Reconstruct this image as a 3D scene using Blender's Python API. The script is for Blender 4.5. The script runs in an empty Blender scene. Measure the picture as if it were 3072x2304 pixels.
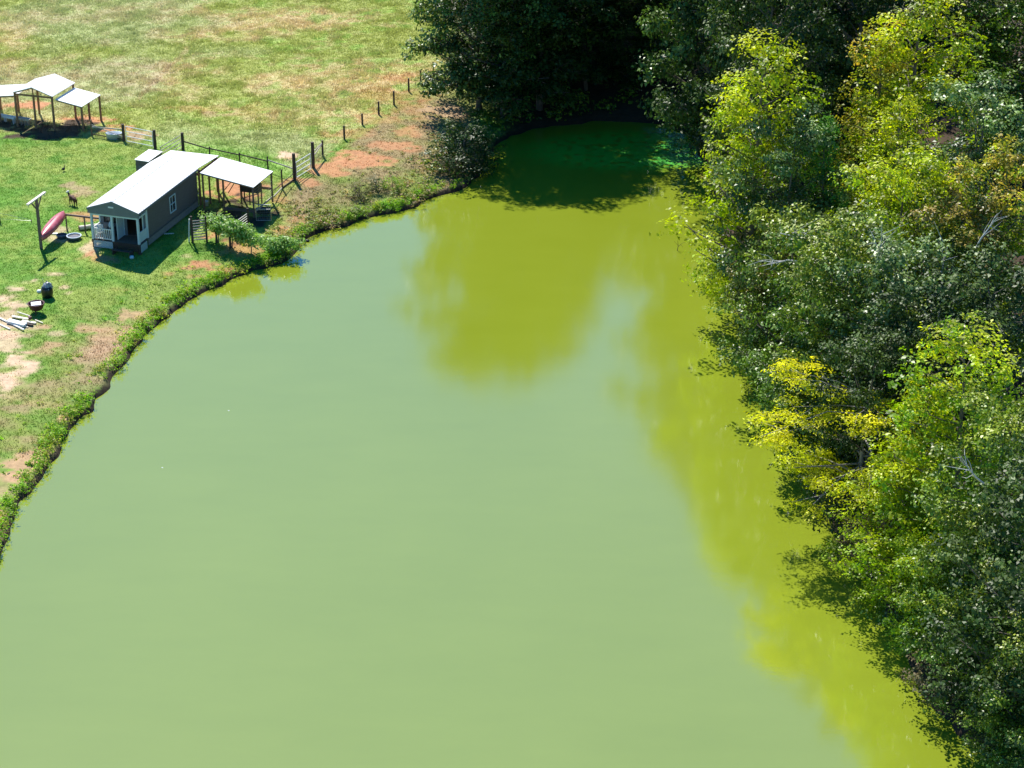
import bpy, math, random
import numpy as np
from mathutils import Vector, Matrix

R = math.radians
sc = bpy.context.scene
col = sc.collection

# ------------------------------------------------------------------ camera, sky, sun, exposure
F_PX, PITCH, CAM_H = 6390.0, R(25.5), 57.0
cam = bpy.data.objects.new('camera', bpy.data.cameras.new('camera'))
col.objects.link(cam)
cam.data.sensor_fit = 'HORIZONTAL'
cam.data.sensor_width = 36.0
cam.data.lens = F_PX / 3072 * 36.0
cam.data.clip_end = 6000
cam.location = (0, 0, CAM_H)
cam.rotation_euler = (math.pi / 2 - PITCH, 0, 0)
sc.camera = cam

SUN_EL, SUN_AZ = R(51), R(-19)          # azimuth of the sun from +Y, negative to the left
world = bpy.data.worlds.new('World')
sc.world = world
world.use_nodes = True
wn = world.node_tree
wn.nodes.clear()
sky = wn.nodes.new('ShaderNodeTexSky')
sky.sky_type = 'NISHITA'
sky.sun_disc = False
sky.sun_elevation = SUN_EL
sky.sun_rotation = SUN_AZ
sky.dust_density = 0.2
sky.ozone_density = 2.0
bg = wn.nodes.new('ShaderNodeBackground')
bg.inputs['Strength'].default_value = 0.115
wo = wn.nodes.new('ShaderNodeOutputWorld')
hs = wn.nodes.new('ShaderNodeHueSaturation')
hs.inputs['Saturation'].default_value = 1.5
wn.links.new(sky.outputs[0], hs.inputs['Color'])
wn.links.new(hs.outputs[0], bg.inputs[0])
wn.links.new(bg.outputs[0], wo.inputs[0])

sun = bpy.data.objects.new('sun', bpy.data.lights.new('sun', 'SUN'))
col.objects.link(sun)
sun.data.energy = 5.0
sun.data.angle = R(0.5)
sun.data.color = (1.0, 0.955, 0.87)
sd_ = Vector((math.sin(SUN_AZ) * math.cos(SUN_EL), math.cos(SUN_AZ) * math.cos(SUN_EL), math.sin(SUN_EL)))
sun.rotation_euler = sd_.to_track_quat('Z', 'Y').to_euler()
sun.location = (0, 100, 120)

sc.view_settings.view_transform = 'Standard'
sc.view_settings.look = 'None'
sc.view_settings.exposure = 0.6
sc.view_settings.gamma = 1.0
sc.view_settings.use_curve_mapping = False
sc.cycles.max_bounces = 6
sc.cycles.transparent_max_bounces = 8

# ------------------------------------------------------------------ helpers
G = 0.5                                   # height of the yard
WZ = -0.9                                 # height of the water surface
def U(px, py, z=G):
    """point of the place at height z seen at a full-size photograph pixel"""
    a = (px - 1536) / F_PX
    b = (1152 - py) / F_PX
    c, s = math.cos(PITCH), math.sin(PITCH)
    dx, dy, dz = a, c + b * s, -s + b * c
    t = (z - CAM_H) / dz
    return Vector((dx * t, dy * t, z))

def UA(px, py, z=0.0):
    a = (np.asarray(px, float) - 1536) / F_PX
    b = (1152 - np.asarray(py, float)) / F_PX
    c, s = math.cos(PITCH), math.sin(PITCH)
    t = (z - CAM_H) / (-s + b * c)
    return a * t, (c + b * s) * t

def PJ(x, y, z):
    """photograph pixel of arrays of points"""
    z = z - CAM_H
    c, s = math.cos(PITCH), math.sin(PITCH)
    d = y * c - z * s
    return 1536 + F_PX * x / d, 1152 - F_PX * (y * s + z * c) / d

class VN:
    """smooth value noise"""
    def __init__(self, seed):
        self.t = np.random.default_rng(seed).random((256, 256))
    def __call__(self, x, y):
        xi = np.floor(x).astype(int); yi = np.floor(y).astype(int)
        fx = x - xi; fy = y - yi
        fx = fx * fx * (3 - 2 * fx); fy = fy * fy * (3 - 2 * fy)
        a = self.t[xi & 255, yi & 255]; b = self.t[(xi + 1) & 255, yi & 255]
        c = self.t[xi & 255, (yi + 1) & 255]; d = self.t[(xi + 1) & 255, (yi + 1) & 255]
        return (a * (1 - fx) + b * fx) * (1 - fy) + (c * (1 - fx) + d * fx) * fy
def fbm(n, x, y, o=4):
    v = 0; a = 0.5; s = 0
    for i in range(o):
        v = v + a * n(x * 2 ** i + i * 17.3, y * 2 ** i + i * 5.1); s += a; a *= 0.55
    return v / s
def UG(px, py):
    """point of the ground seen at a pixel"""
    p = U(px, py, G)
    for _ in range(5):
        z = float(gz(p.x, p.y)[0]); p = U(px, py, z)
    return p
def sstep(a, b, x):
    t = np.clip((x - a) / (b - a), 0, 1)
    return t * t * (3 - 2 * t)

def tag(o, label=None, cat=None, group=None, kind=None):
    if label: o['label'] = label
    if cat: o['category'] = cat
    if group: o['group'] = group
    if kind: o['kind'] = kind
    return o

def empty(name, loc, rz=0.0):
    o = bpy.data.objects.new(name, None)
    col.objects.link(o)
    o.location = loc
    o.rotation_euler = (0, 0, rz)
    o.empty_display_size = 0.3
    return o

def np_mesh(name, verts, faces, mats, smooth=False, colors=None, midx=None):
    """faces: (n,3) or (n,4) array"""
    me = bpy.data.meshes.new(name)
    verts = np.ascontiguousarray(verts, dtype=np.float32)
    faces = np.ascontiguousarray(faces, dtype=np.int32)
    k = faces.shape[1]
    me.vertices.add(len(verts)); me.vertices.foreach_set('co', verts.ravel())
    me.loops.add(faces.size); me.loops.foreach_set('vertex_index', faces.ravel())
    me.polygons.add(len(faces))
    me.polygons.foreach_set('loop_start', np.arange(0, faces.size, k, dtype=np.int32))
    if smooth: me.polygons.foreach_set('use_smooth', np.ones(len(faces), dtype=bool))
    for m in mats: me.materials.append(m)
    if midx is not None: me.polygons.foreach_set('material_index', midx.astype(np.int32))
    me.update(calc_edges=True)
    if colors is not None:
        ca = me.color_attributes.new('Col', 'FLOAT_COLOR', 'POINT')
        c4 = np.ones((len(verts), 4), dtype=np.float32); c4[:, :3] = colors
        ca.data.foreach_set('color', c4.ravel())
    return me

class MB:
    """collects shapes and links them as one mesh object"""
    def __init__(self): self.v = []; self.f = []
    def add(self, vs, fs):
        n = len(self.v)
        self.v += [tuple(v) for v in vs]
        self.f += [tuple(i + n for i in f) for f in fs]
        return self
    def box(self, x0, x1, y0, y1, z0, z1):
        vs = [(x0, y0, z0), (x1, y0, z0), (x1, y1, z0), (x0, y1, z0), (x0, y0, z1), (x1, y0, z1), (x1, y1, z1), (x0, y1, z1)]
        return self.add(vs, [(0, 3, 2, 1), (4, 5, 6, 7), (0, 1, 5, 4), (1, 2, 6, 5), (2, 3, 7, 6), (3, 0, 4, 7)])
    def bar(self, p0, p1, w, h=None, up=(0, 0, 1)):
        """rectangular bar from p0 to p1, w wide, h high"""
        h = h or w
        p0 = Vector(p0); p1 = Vector(p1); d = (p1 - p0).normalized()
        u = Vector(up)
        if abs(d.dot(u)) > 0.97: u = Vector((0, 1, 0))
        s = d.cross(u).normalized(); t = s.cross(d).normalized()
        vs = []
        for p in (p0, p1):
            for a, b in ((-1, -1), (1, -1), (1, 1), (-1, 1)):
                vs.append(p + s * a * w / 2 + t * b * h / 2)
        return self.add(vs, [(0, 1, 2, 3), (7, 6, 5, 4), (0, 4, 5, 1), (1, 5, 6, 2), (2, 6, 7, 3), (3, 7, 4, 0)])
    def tube(self, pts, rad, n=8, cap=True):
        pts = [Vector(p) for p in pts]
        if not hasattr(rad, '__len__'): rad = [rad] * len(pts)
        base = len(self.v); ref = None
        for i, p in enumerate(pts):
            d = (pts[min(i + 1, len(pts) - 1)] - pts[max(i - 1, 0)]).normalized()
            if ref is None:
                ref = Vector((1, 0, 0)) if abs(d.x) < 0.9 else Vector((0, 1, 0))
            s = d.cross(ref).normalized(); t = d.cross(s).normalized(); ref = t.cross(d).normalized() if False else ref
            for k in range(n):
                a = 2 * math.pi * k / n
                self.v.append(tuple(p + (s * math.cos(a) + t * math.sin(a)) * rad[i]))
        for i in range(len(pts) - 1):
            for k in range(n):
                a = base + i * n + k; b = base + i * n + (k + 1) % n
                self.f.append((a, b, b + n, a + n))
        if cap:
            self.f.append(tuple(base + k for k in reversed(range(n))))
            e = base + (len(pts) - 1) * n
            self.f.append(tuple(e + k for k in range(n)))
        return self
    def lathe(self, prof, n=20, c=(0, 0, 0), sx=1.0, sy=1.0):
        base = len(self.v)
        for r, z in prof:
            for k in range(n):
                a = 2 * math.pi * k / n
                self.v.append((c[0] + r * sx * math.cos(a), c[1] + r * sy * math.sin(a), c[2] + z))
        for i in range(len(prof) - 1):
            for k in range(n):
                a = base + i * n + k; b = base + i * n + (k + 1) % n
                self.f.append((a, b, b + n, a + n))
        return self
    def mesh(self, name, m, smooth=False):
        me = bpy.data.meshes.new(name)
        me.from_pydata(self.v, [], self.f)
        me.materials.append(m)
        if smooth: me.polygons.foreach_set('use_smooth', [True] * len(me.polygons))
        me.update()
        return me
    def build(self, name, m, parent=None, smooth=False):
        return place(name, self.mesh(name, m, smooth), parent)

def place(name, me, parent=None, loc=(0, 0, 0), rot=(0, 0, 0)):
    o = bpy.data.objects.new(name, me)
    col.objects.link(o)
    o.location = loc; o.rotation_euler = rot
    if parent: o.parent = parent
    return o

def copy_tree(o, parent=None):
    c = o.copy(); col.objects.link(c); c.parent = parent
    for ch in [x for x in bpy.data.objects if x.parent == o]: copy_tree(ch, c)
    return c

# ------------------------------------------------------------------ materials
def mat(name, base, rough=0.7, metal=0.0, noise=0.0, nscale=8.0, bump=0.0, spec=0.5, col2=None, stretch=None, wear=None):
    m = bpy.data.materials.new(name)
    m.use_nodes = True
    nt = m.node_tree; N = nt.nodes; L = nt.links
    b = N['Principled BSDF']
    b.inputs['Roughness'].default_value = rough
    b.inputs['Metallic'].default_value = metal
    b.inputs['Specular IOR Level'].default_value = spec
    b.inputs['Base Color'].default_value = (*base, 1)
    if noise or bump or col2:
        tc = N.new('ShaderNodeTexCoord')
        mp = N.new('ShaderNodeMapping')
        L.new(tc.outputs['Object'], mp.inputs[0])
        if stretch: mp.inputs['Scale'].default_value = stretch
        nz = N.new('ShaderNodeTexNoise')
        nz.inputs['Scale'].default_value = nscale
        nz.inputs['Detail'].default_value = 6
        nz.inputs['Roughness'].default_value = 0.65
        L.new(mp.outputs[0], nz.inputs['Vector'])
        cr = N.new('ShaderNodeValToRGB')
        c2 = col2 or tuple(c * (1 - noise) for c in base)
        cr.color_ramp.elements[0].position = 0.35; cr.color_ramp.elements[0].color = (*c2, 1)
        cr.color_ramp.elements[1].position = 0.65; cr.color_ramp.elements[1].color = (*base, 1)
        L.new(nz.outputs['Fac'], cr.inputs[0]); L.new(cr.outputs[0], b.inputs['Base Color'])
        if bump:
            bp = N.new('ShaderNodeBump'); bp.inputs['Strength'].default_value = bump; bp.inputs['Distance'].default_value = 0.02
            L.new(nz.outputs['Fac'], bp.inputs['Height']); L.new(bp.outputs[0], b.inputs['Normal'])
    return m

M = {}
M['roof'] = mat('white_metal_roof', (0.92, 0.91, 0.90), 0.5, 0.0, 0.06, 1.3, stretch=(1, 1, 1))
M['siding'] = mat('grey_siding', (0.145, 0.135, 0.130), 0.7, 0, 0.25, 3, 0.1, stretch=(1, 1, 8))
M['gable'] = mat('blue_grey_panel', (0.15, 0.18, 0.21), 0.6, 0, 0.15, 4)
M['skirt'] = mat('grey_skirting', (0.24, 0.24, 0.25), 0.75, 0, 0.25, 5)
M['white'] = mat('white_paint', (0.78, 0.80, 0.80), 0.5, 0, 0.12, 6)
M['bluewhite'] = mat('pale_blue_paint', (0.52, 0.66, 0.72), 0.5, 0, 0.1, 6)
M['dark'] = mat('dark_interior', (0.02, 0.02, 0.022), 0.8, 0, 0.3, 5)
M['deck'] = mat('deck_boards', (0.16, 0.11, 0.085), 0.8, 0, 0.4, 7, 0.2, stretch=(6, 1, 1))
M['wood'] = mat('treated_post_wood', (0.34, 0.18, 0.10), 0.8, 0, 0.4, 5, 0.3, stretch=(5, 5, 1))
M['oldwood'] = mat('weathered_wood', (0.085, 0.06, 0.048), 0.85, 0, 0.5, 6, 0.3, stretch=(5, 5, 1))
M['greywood'] = mat('bleached_wood', (0.50, 0.45, 0.40), 0.8, 0, 0.35, 8, 0.3)
M['polewood'] = mat('grey_brown_pole', (0.19, 0.13, 0.115), 0.8, 0, 0.35, 5, 0.3, stretch=(5, 5, 1))
M['board'] = mat('pale_lumber', (0.80, 0.74, 0.62), 0.7, 0, 0.25, 7, 0.2)
M['steel'] = mat('galvanised_steel', (0.62, 0.63, 0.65), 0.38, 0.75, 0.2, 8)
M['wire'] = mat('fence_wire', (0.40, 0.40, 0.40), 0.5, 0.6)
M['red'] = mat('faded_red_hull', (0.40, 0.05, 0.065), 0.36, 0, 0.0, 2.0, col2=(0.52, 0.15, 0.18))
M['reddark'] = mat('dark_red_trim', (0.12, 0.018, 0.03), 0.5)
M['black'] = mat('black_enamel', (0.015, 0.016, 0.018), 0.3, 0, 0.3, 8)
M['plastic'] = mat('dark_grey_plastic', (0.045, 0.055, 0.065), 0.4, 0, 0.3, 8)
M['greysheet'] = mat('crumpled_grey_sheet', (0.34, 0.36, 0.39), 0.3, 0, 0.4, 6, 0.6)
M['maroon'] = mat('rusted_maroon_steel', (0.085, 0.022, 0.026), 0.6, 0.2, 0.4, 9, 0.2)
M['rim'] = mat('tub_rim', (0.50, 0.58, 0.66), 0.45)
M['tub'] = mat('slate_blue_tub', (0.05, 0.08, 0.11), 0.45, 0, 0.2, 6)
M['tubwater'] = mat('murky_tub_water', (0.26, 0.23, 0.21), 0.15, 0, 0.3, 3)
M['glass'] = mat('window_glass', (0.03, 0.035, 0.045), 0.08, 0)
M['bark'] = mat('grey_bark', (0.20, 0.165, 0.135), 0.85, 0, 0.45, 3, 0.4, stretch=(3, 3, 1))
M['palebark'] = mat('pale_bark', (0.36, 0.32, 0.28), 0.8, 0, 0.35, 4, 0.3, stretch=(3, 3, 1))
M['deadwood'] = mat('bleached_deadwood', (0.62, 0.60, 0.56), 0.7, 0, 0.3, 6, 0.2)
M['fur'] = mat('brown_coat', (0.10, 0.035, 0.02), 0.8, 0, 0.35, 14, 0.3)
M['furwhite'] = mat('white_coat', (0.78, 0.76, 0.72), 0.8, 0, 0.15, 14, 0.2)
M['feather'] = mat('black_feathers', (0.012, 0.012, 0.015), 0.5)
M['comb'] = mat('red_comb', (0.4, 0.02, 0.02), 0.5)
M['hay'] = mat('straw_bedding', (0.42, 0.26, 0.11), 0.9, 0, 0.4, 9, 0.4)

def leaf_mat(name, a, b, transl=0.3, rough=0.36, top=None, spec=0.5):
    """leaf colour: a..b picked per leaf (Col.r) and per tree, brightness Col.g; 'top' = autumn colour of the upper shoots (Col.b)"""
    m = bpy.data.materials.new(name); m.use_nodes = True
    nt = m.node_tree; N = nt.nodes; L = nt.links
    p = N['Principled BSDF']; out = N['Material Output']
    at = N.new('ShaderNodeAttribute'); at.attribute_name = 'Col'
    sp = N.new('ShaderNodeSeparateColor'); L.new(at.outputs['Color'], sp.inputs[0])
    oi = N.new('ShaderNodeObjectInfo')
    ad = N.new('ShaderNodeMath'); ad.operation = 'MULTIPLY_ADD'; ad.inputs[1].default_value = 0.5; ad.inputs[2].default_value = -0.25
    L.new(oi.outputs['Random'], ad.inputs[0])
    ad2 = N.new('ShaderNodeMath'); ad2.operation = 'ADD'; ad2.use_clamp = True
    L.new(sp.outputs[0], ad2.inputs[0]); L.new(ad.outputs[0], ad2.inputs[1])
    mx = N.new('ShaderNodeMix'); mx.data_type = 'RGBA'
    mx.inputs[6].default_value = (*a, 1); mx.inputs[7].default_value = (*b, 1)
    L.new(ad2.outputs[0], mx.inputs[0])
    cur = mx.outputs[2]
    if top:
        mt = N.new('ShaderNodeMix'); mt.data_type = 'RGBA'; mt.inputs[7].default_value = (*top, 1)
        L.new(sp.outputs[2], mt.inputs[0]); L.new(cur, mt.inputs[6]); cur = mt.outputs[2]
    ml = N.new('ShaderNodeVectorMath'); ml.operation = 'SCALE'
    L.new(cur, ml.inputs[0]); L.new(sp.outputs[1], ml.inputs[3])
    L.new(ml.outputs[0], p.inputs['Base Color'])
    p.inputs['Roughness'].default_value = rough
    p.inputs['Specular IOR Level'].default_value = spec
    tr = N.new('ShaderNodeBsdfTranslucent')
    sc2 = N.new('ShaderNodeVectorMath'); sc2.operation = 'MULTIPLY'; sc2.inputs[1].default_value = (1.25, 1.3, 0.6)
    L.new(ml.outputs[0], sc2.inputs[0]); L.new(sc2.outputs[0], tr.inputs[0])
    ms = N.new('ShaderNodeMixShader'); ms.inputs[0].default_value = transl
    L.new(p.outputs[0], ms.inputs[1]); L.new(tr.outputs[0], ms.inputs[2]); L.new(ms.outputs[0], out.inputs[0])
    return m

LM = {
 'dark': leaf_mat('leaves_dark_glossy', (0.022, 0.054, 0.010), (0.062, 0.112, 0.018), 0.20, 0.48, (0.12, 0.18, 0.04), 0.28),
 'grey': leaf_mat('leaves_grey_green', (0.034, 0.090, 0.014), (0.120, 0.215, 0.036), 0.18, 0.42, (0.26, 0.36, 0.10), 0.45),
 'mid': leaf_mat('leaves_mid_green', (0.045, 0.120, 0.008), (0.170, 0.275, 0.016), 0.20, 0.42, (0.36, 0.40, 0.04), 0.42),
 'red': leaf_mat('leaves_mid_green_rusty', (0.055, 0.105, 0.010), (0.160, 0.200, 0.018), 0.20, 0.45, (0.36, 0.23, 0.06), 0.38),
 'yellow': leaf_mat('leaves_yellow_green', (0.250, 0.370, 0.006), (0.420, 0.460, 0.008), 0.48, 0.42, (0.56, 0.56, 0.012), 0.35),
 'bright': leaf_mat('leaves_bright_green', (0.180, 0.340, 0.008), (0.340, 0.430, 0.010), 0.45, 0.40, (0.62, 0.64, 0.014), 0.4),
 'gold': leaf_mat('leaves_golden', (0.36, 0.44, 0.010), (0.60, 0.60, 0.012), 0.5, 0.48, (0.74, 0.66, 0.015), 0.25),
 'orange': leaf_mat('leaves_orange_tinted', (0.19, 0.32, 0.012), (0.42, 0.42, 0.018), 0.42, 0.45, (0.74, 0.48, 0.10), 0.3),
 'cedar': leaf_mat('leaves_cedar', (0.075, 0.230, 0.026), (0.130, 0.320, 0.040), 0.2, 0.6, None, 0.2),
 'weed': leaf_mat('leaves_weeds', (0.190, 0.420, 0.015), (0.360, 0.520, 0.035), 0.5, 0.5, (0.42, 0.38, 0.10), 0.25),
 'slope': leaf_mat('leaves_slope_weeds', (0.160, 0.280, 0.022), (0.290, 0.310, 0.085), 0.35, 0.5, (0.52, 0.34, 0.22), 0.25),
 'drybrush': leaf_mat('leaves_dry_brush', (0.16, 0.10, 0.06), (0.12, 0.15, 0.05), 0.25, 0.6, (0.30, 0.20, 0.13), 0.2),
 'vine': leaf_mat('leaves_vine', (0.160, 0.340, 0.050), (0.280, 0.440, 0.100), 0.42, 0.42, (0.42, 0.58, 0.20), 0.35),
}

def vc_mat(name, rough=0.9, transl=0.0, nz_amt=0.35, nscale=3.0, bump=0.4):
    m = bpy.data.materials.new(name); m.use_nodes = True
    nt = m.node_tree; N = nt.nodes; L = nt.links
    p = N['Principled BSDF']; out = N['Material Output']
    at = N.new('ShaderNodeAttribute'); at.attribute_name = 'Col'
    cur = at.outputs['Color']
    p.inputs['Roughness'].default_value = rough
    p.inputs['Specular IOR Level'].default_value = 0.2
    if nz_amt:
        tc = N.new('ShaderNodeTexCoord')
        nz = N.new('ShaderNodeTexNoise'); nz.inputs['Scale'].default_value = nscale; nz.inputs['Detail'].default_value = 8; nz.inputs['Roughness'].default_value = 0.7
        L.new(tc.outputs['Object'], nz.inputs['Vector'])
        mr = N.new('ShaderNodeMapRange'); mr.inputs[1].default_value = 0.25; mr.inputs[2].default_value = 0.75
        mr.inputs[3].default_value = 1 - nz_amt; mr.inputs[4].default_value = 1 + nz_amt
        L.new(nz.outputs['Fac'], mr.inputs[0])
        ml = N.new('ShaderNodeVectorMath'); ml.operation = 'SCALE'
        L.new(cur, ml.inputs[0]); L.new(mr.outputs[0], ml.inputs[3]); cur = ml.outputs[0]
        bp = N.new('ShaderNodeBump'); bp.inputs['Strength'].default_value = bump; bp.inputs['Distance'].default_value = 0.06
        L.new(nz.outputs['Fac'], bp.inputs['Height']); L.new(bp.outputs[0], p.inputs['Normal'])
    L.new(cur, p.inputs['Base Color'])
    if transl:
        tr = N.new('ShaderNodeBsdfTranslucent'); L.new(cur, tr.inputs[0])
        ms = N.new('ShaderNodeMixShader'); ms.inputs[0].default_value = transl
        L.new(p.outputs[0], ms.inputs[1]); L.new(tr.outputs[0], ms.inputs[2]); L.new(ms.outputs[0], out.inputs[0])
    return m
M['ground'] = vc_mat('soil_and_turf')
M['grass'] = vc_mat('grass_blades', 0.6, 0.45, 0.0)

# ------------------------------------------------------------------ pond outline
left_shore = [(-300, 2304), (-120, 1850), (0, 1672), (40, 1560), (90, 1480), (150, 1390), (200, 1308), (280, 1215), (335, 1130), (425, 1025), (520, 935), (560, 905), (600, 882), (667, 858),
              (703, 833), (739, 822), (753, 811), (793, 806), (845, 790), (871, 773), (889, 754), (897, 728), (940, 705), (1000, 685), (1100, 655), (1180, 640), (1225, 628),
              (1262, 605), (1300, 592), (1370, 575), (1400, 560), (1440, 520), (1450, 470), (1500, 425), (1600, 385), (1800, 362), (1980, 372), (2080, 410)]
right_shore = [(2120, 500), (2150, 640), (2172, 760), (2208, 900), (2262, 1020), (2310, 1130), (2355, 1210), (2375, 1300), (2425, 1400), (2450, 1500), (2500, 1590), (2570, 1690),
               (2640, 1790), (2690, 1880), (2722, 1970), (2765, 2080), (2870, 2200), (2990, 2304), (3200, 2480), (3000, 3300), (1500, 3900), (-400, 3000)]
sx, sy = UA([p[0] for p in left_shore + right_shore], [p[1] for p in left_shore + right_shore], WZ)
def refine(xs, ys, seed):
    rng = np.random.default_rng(seed); ox = []; oy = []
    n = len(xs)
    for i in range(n):
        x0, y0, x1, y1 = xs[i], ys[i], xs[(i + 1) % n], ys[(i + 1) % n]
        k = max(1, int(math.hypot(x1 - x0, y1 - y0) / 0.8)); k = min(k, 40)
        nx, ny = -(y1 - y0), (x1 - x0); l = math.hypot(nx, ny) or 1
        for j in range(k):
            t = j / k; w = 0.0 if j == 0 else (rng.normal() * 0.13 + 0.13 * math.sin(i * 2.1 + j * 0.7))
            ox.append(x0 + (x1 - x0) * t + nx / l * w); oy.append(y0 + (y1 - y0) * t + ny / l * w)
    return np.array(ox), np.array(oy)
PX, PY = refine(sx, sy, 3)
n_left = None
def signed_dist(x, y):
    """positive on land, negative in the pond"""
    x = np.asarray(x, float).ravel(); y = np.asarray(y, float).ravel()
    out = np.full(x.shape, 1e9); inside = np.zeros(x.shape, bool)
    x1, y1 = np.roll(PX, -1), np.roll(PY, -1)
    for a, b, c, d in zip(PX, PY, x1, y1):
        ex, ey = c - a, d - b
        t = np.clip(((x - a) * ex + (y - b) * ey) / (ex * ex + ey * ey + 1e-12), 0, 1)
        out = np.minimum(out, (x - a - t * ex) ** 2 + (y - b - t * ey) ** 2)
        cnd = ((b > y) != (d > y)) & (x < (c - a) * (y - b) / (d - b + 1e-12) + a)
        inside ^= cnd
    return np.where(inside, -1, 1) * np.sqrt(out)

n1, n2, n3, n4, n5, n6 = (VN(s) for s in (1, 2, 3, 4, 5, 6))
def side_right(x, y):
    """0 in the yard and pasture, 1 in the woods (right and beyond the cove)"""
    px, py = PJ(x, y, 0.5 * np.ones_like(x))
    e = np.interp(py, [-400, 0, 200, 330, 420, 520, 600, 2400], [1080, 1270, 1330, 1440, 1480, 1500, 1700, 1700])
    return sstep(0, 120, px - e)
def land_base(x, y, d):
    """height without the small bumps: a bank edge, a slope up to the yard, rising woods"""
    r = side_right(x, y)
    edge = WZ + 0.28
    z = (WZ - 1.0) + (edge - WZ + 1.0) * sstep(-0.9, 0.3, d)
    ramp = 10.0
    z = z + (G - edge) * (1 - (1 - np.clip(d / ramp, 0, 1)) ** 1.6)
    return z + r * np.clip(d - 1, 0, 60) * 0.05
def land_z(x, y, d):
    bumps = (fbm(n1, x * 0.5, y * 0.5, 4) - 0.5) * 0.16 * sstep(0.4, 3, d)
    return land_base(x, y, d) + bumps

# ------------------------------------------------------------------ ground colour
STRAW = np.array((0.540, 0.430, 0.215)); OLIVE = np.array((0.320, 0.355, 0.090)); LUSH = np.array((0.190, 0.370, 0.055))
YARD = np.array((0.125, 0.265, 0.034)); YARD2 = np.array((0.265, 0.320, 0.070))
CLAY = np.array((0.49, 0.235, 0.115)); PALE = np.array((0.60, 0.43, 0.28)); MUD = np.array((0.035, 0.024, 0.016)); LITTER_AND_SHADE = np.array((0.060, 0.040, 0.024))  # last colour: woods floor, also the shade painted at the field shelter
TAN = np.array((0.40, 0.27, 0.16))
GREY = np.array((0.36, 0.40, 0.24))
# bare patches, and the field shelter's shade painted as dark ground: pixel centre, half widths, kind
bare = [(1090, 478, 80, 26, CLAY, .95), (1190, 440, 75, 22, CLAY, .8), (1245, 395, 50, 20, CLAY, .7), (1000, 505, 70, 22, CLAY, .9), (900, 548, 60, 14, CLAY, .8), (835, 600, 30, 30, CLAY, .6),
        (1260, 330, 120, 26, CLAY, .45), (1330, 330, 70, 24, TAN, .8), (1190, 285, 120, 20, CLAY, .4), (1200, 235, 60, 14, CLAY, .5), (860, 468, 30, 10, PALE, 1), (845, 690, 34, 18, CLAY, .8), (880, 660, 40, 20, CLAY, .5),
        (715, 570, 100, 34, CLAY, 1.2), (700, 650, 120, 60, LITTER_AND_SHADE, 1.3), (60, 315, 90, 13, CLAY, 1.1), (230, 362, 100, 12, CLAY, 1.0), (120, 385, 190, 26, LITTER_AND_SHADE, 1.3), (340, 385, 70, 12, CLAY, .8), (420, 405, 45, 16, TAN, .9),  # wide dark strip at the field shelter is its shade painted into the ground
        (275, 745, 34, 34, PALE, .8), (200, 715, 55, 14, PALE, .7), (300, 775, 60, 20, CLAY, .8), (180, 690, 30, 10, PALE, .7), (270, 650, 60, 14, CLAY, .7), (236, 575, 56, 30, TAN, .75), (210, 600, 40, 14, CLAY, .3),
        (635, 700, 30, 14, CLAY, .9), (720, 745, 60, 26, CLAY, .7), (560, 800, 40, 9, CLAY, .95), (600, 794, 50, 10, CLAY, .9), (668, 812, 52, 9, CLAY, .95), (500, 820, 20, 8, CLAY, .6), (580, 872, 35, 8, CLAY, .6),
        (580, 830, 30, 6, CLAY, .5), (52, 865, 26, 8, PALE, .9), (95, 850, 40, 7, PALE, .8), (150, 822, 36, 6, PALE, .7), (105, 842, 10, 5, PALE, .9), (25, 905, 50, 24, PALE, .95), (8, 960, 60, 40, PALE, .8), (60, 985, 60, 22, PALE, .7),
        (190, 858, 22, 9, PALE, .8), (210, 880, 20, 7, PALE, .7), (130, 980, 22, 6, CLAY, .8), (165, 1000, 30, 8, PALE, .6), (20, 1030, 40, 30, PALE, .8), (60, 1080, 50, 34, PALE, 1.0), (20, 1140, 50, 36, PALE, 1.0), (30, 1190, 40, 12, PALE, .9),
        (125, 1060, 50, 16, CLAY, .5), (160, 1035, 30, 10, CLAY, .7), (260, 990, 30, 9, CLAY, .6), (420, 945, 60, 20, CLAY, .75), (370, 1010, 90, 22, CLAY, .65), (430, 1050, 50, 30, CLAY, .55), (330, 980, 80, 14, CLAY, .4),
        (195, 1252, 18, 18, CLAY, .9), (130, 1210, 60, 20, CLAY, .45), (95, 1385, 70, 26, CLAY, .85), (50, 1435, 60, 18, CLAY, .9), (140, 1350, 40, 18, CLAY, .6), (15, 1590, 30, 18, CLAY, .8), (0, 1560, 20, 30, CLAY, .8), (240, 1130, 60, 18, TAN, .5), (300, 1080, 90, 24, TAN, .5), (200, 1160, 100, 26, TAN, .4),
        (510, 640, 30, 10, CLAY, .3), (560, 770, 16, 6, PALE, .4), (610, 1, 12, 4, PALE, .6), (350, 870, 30, 6, CLAY, .3), (60, 1230, 60, 14, TAN, .6), (60, 1320, 60, 14, TAN, .5), (350, 215, 200, 40, TAN, .25), (1130, 360, 90, 18, CLAY, .4), (1050, 400, 80, 18, CLAY, .4),
        (720, 330, 110, 16, CLAY, .25), (560, 330, 60, 10, CLAY, .3), (640, 345, 40, 8, TAN, .5)]
def fence_line(px):
    return np.interp(px, [-400, 0, 275, 466, 640, 820, 885, 935, 1033, 1137, 1229, 1300, 1500], [380, 392, 407, 446, 462, 500, 540, 505, 417, 343, 274, 235, 100])
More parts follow.
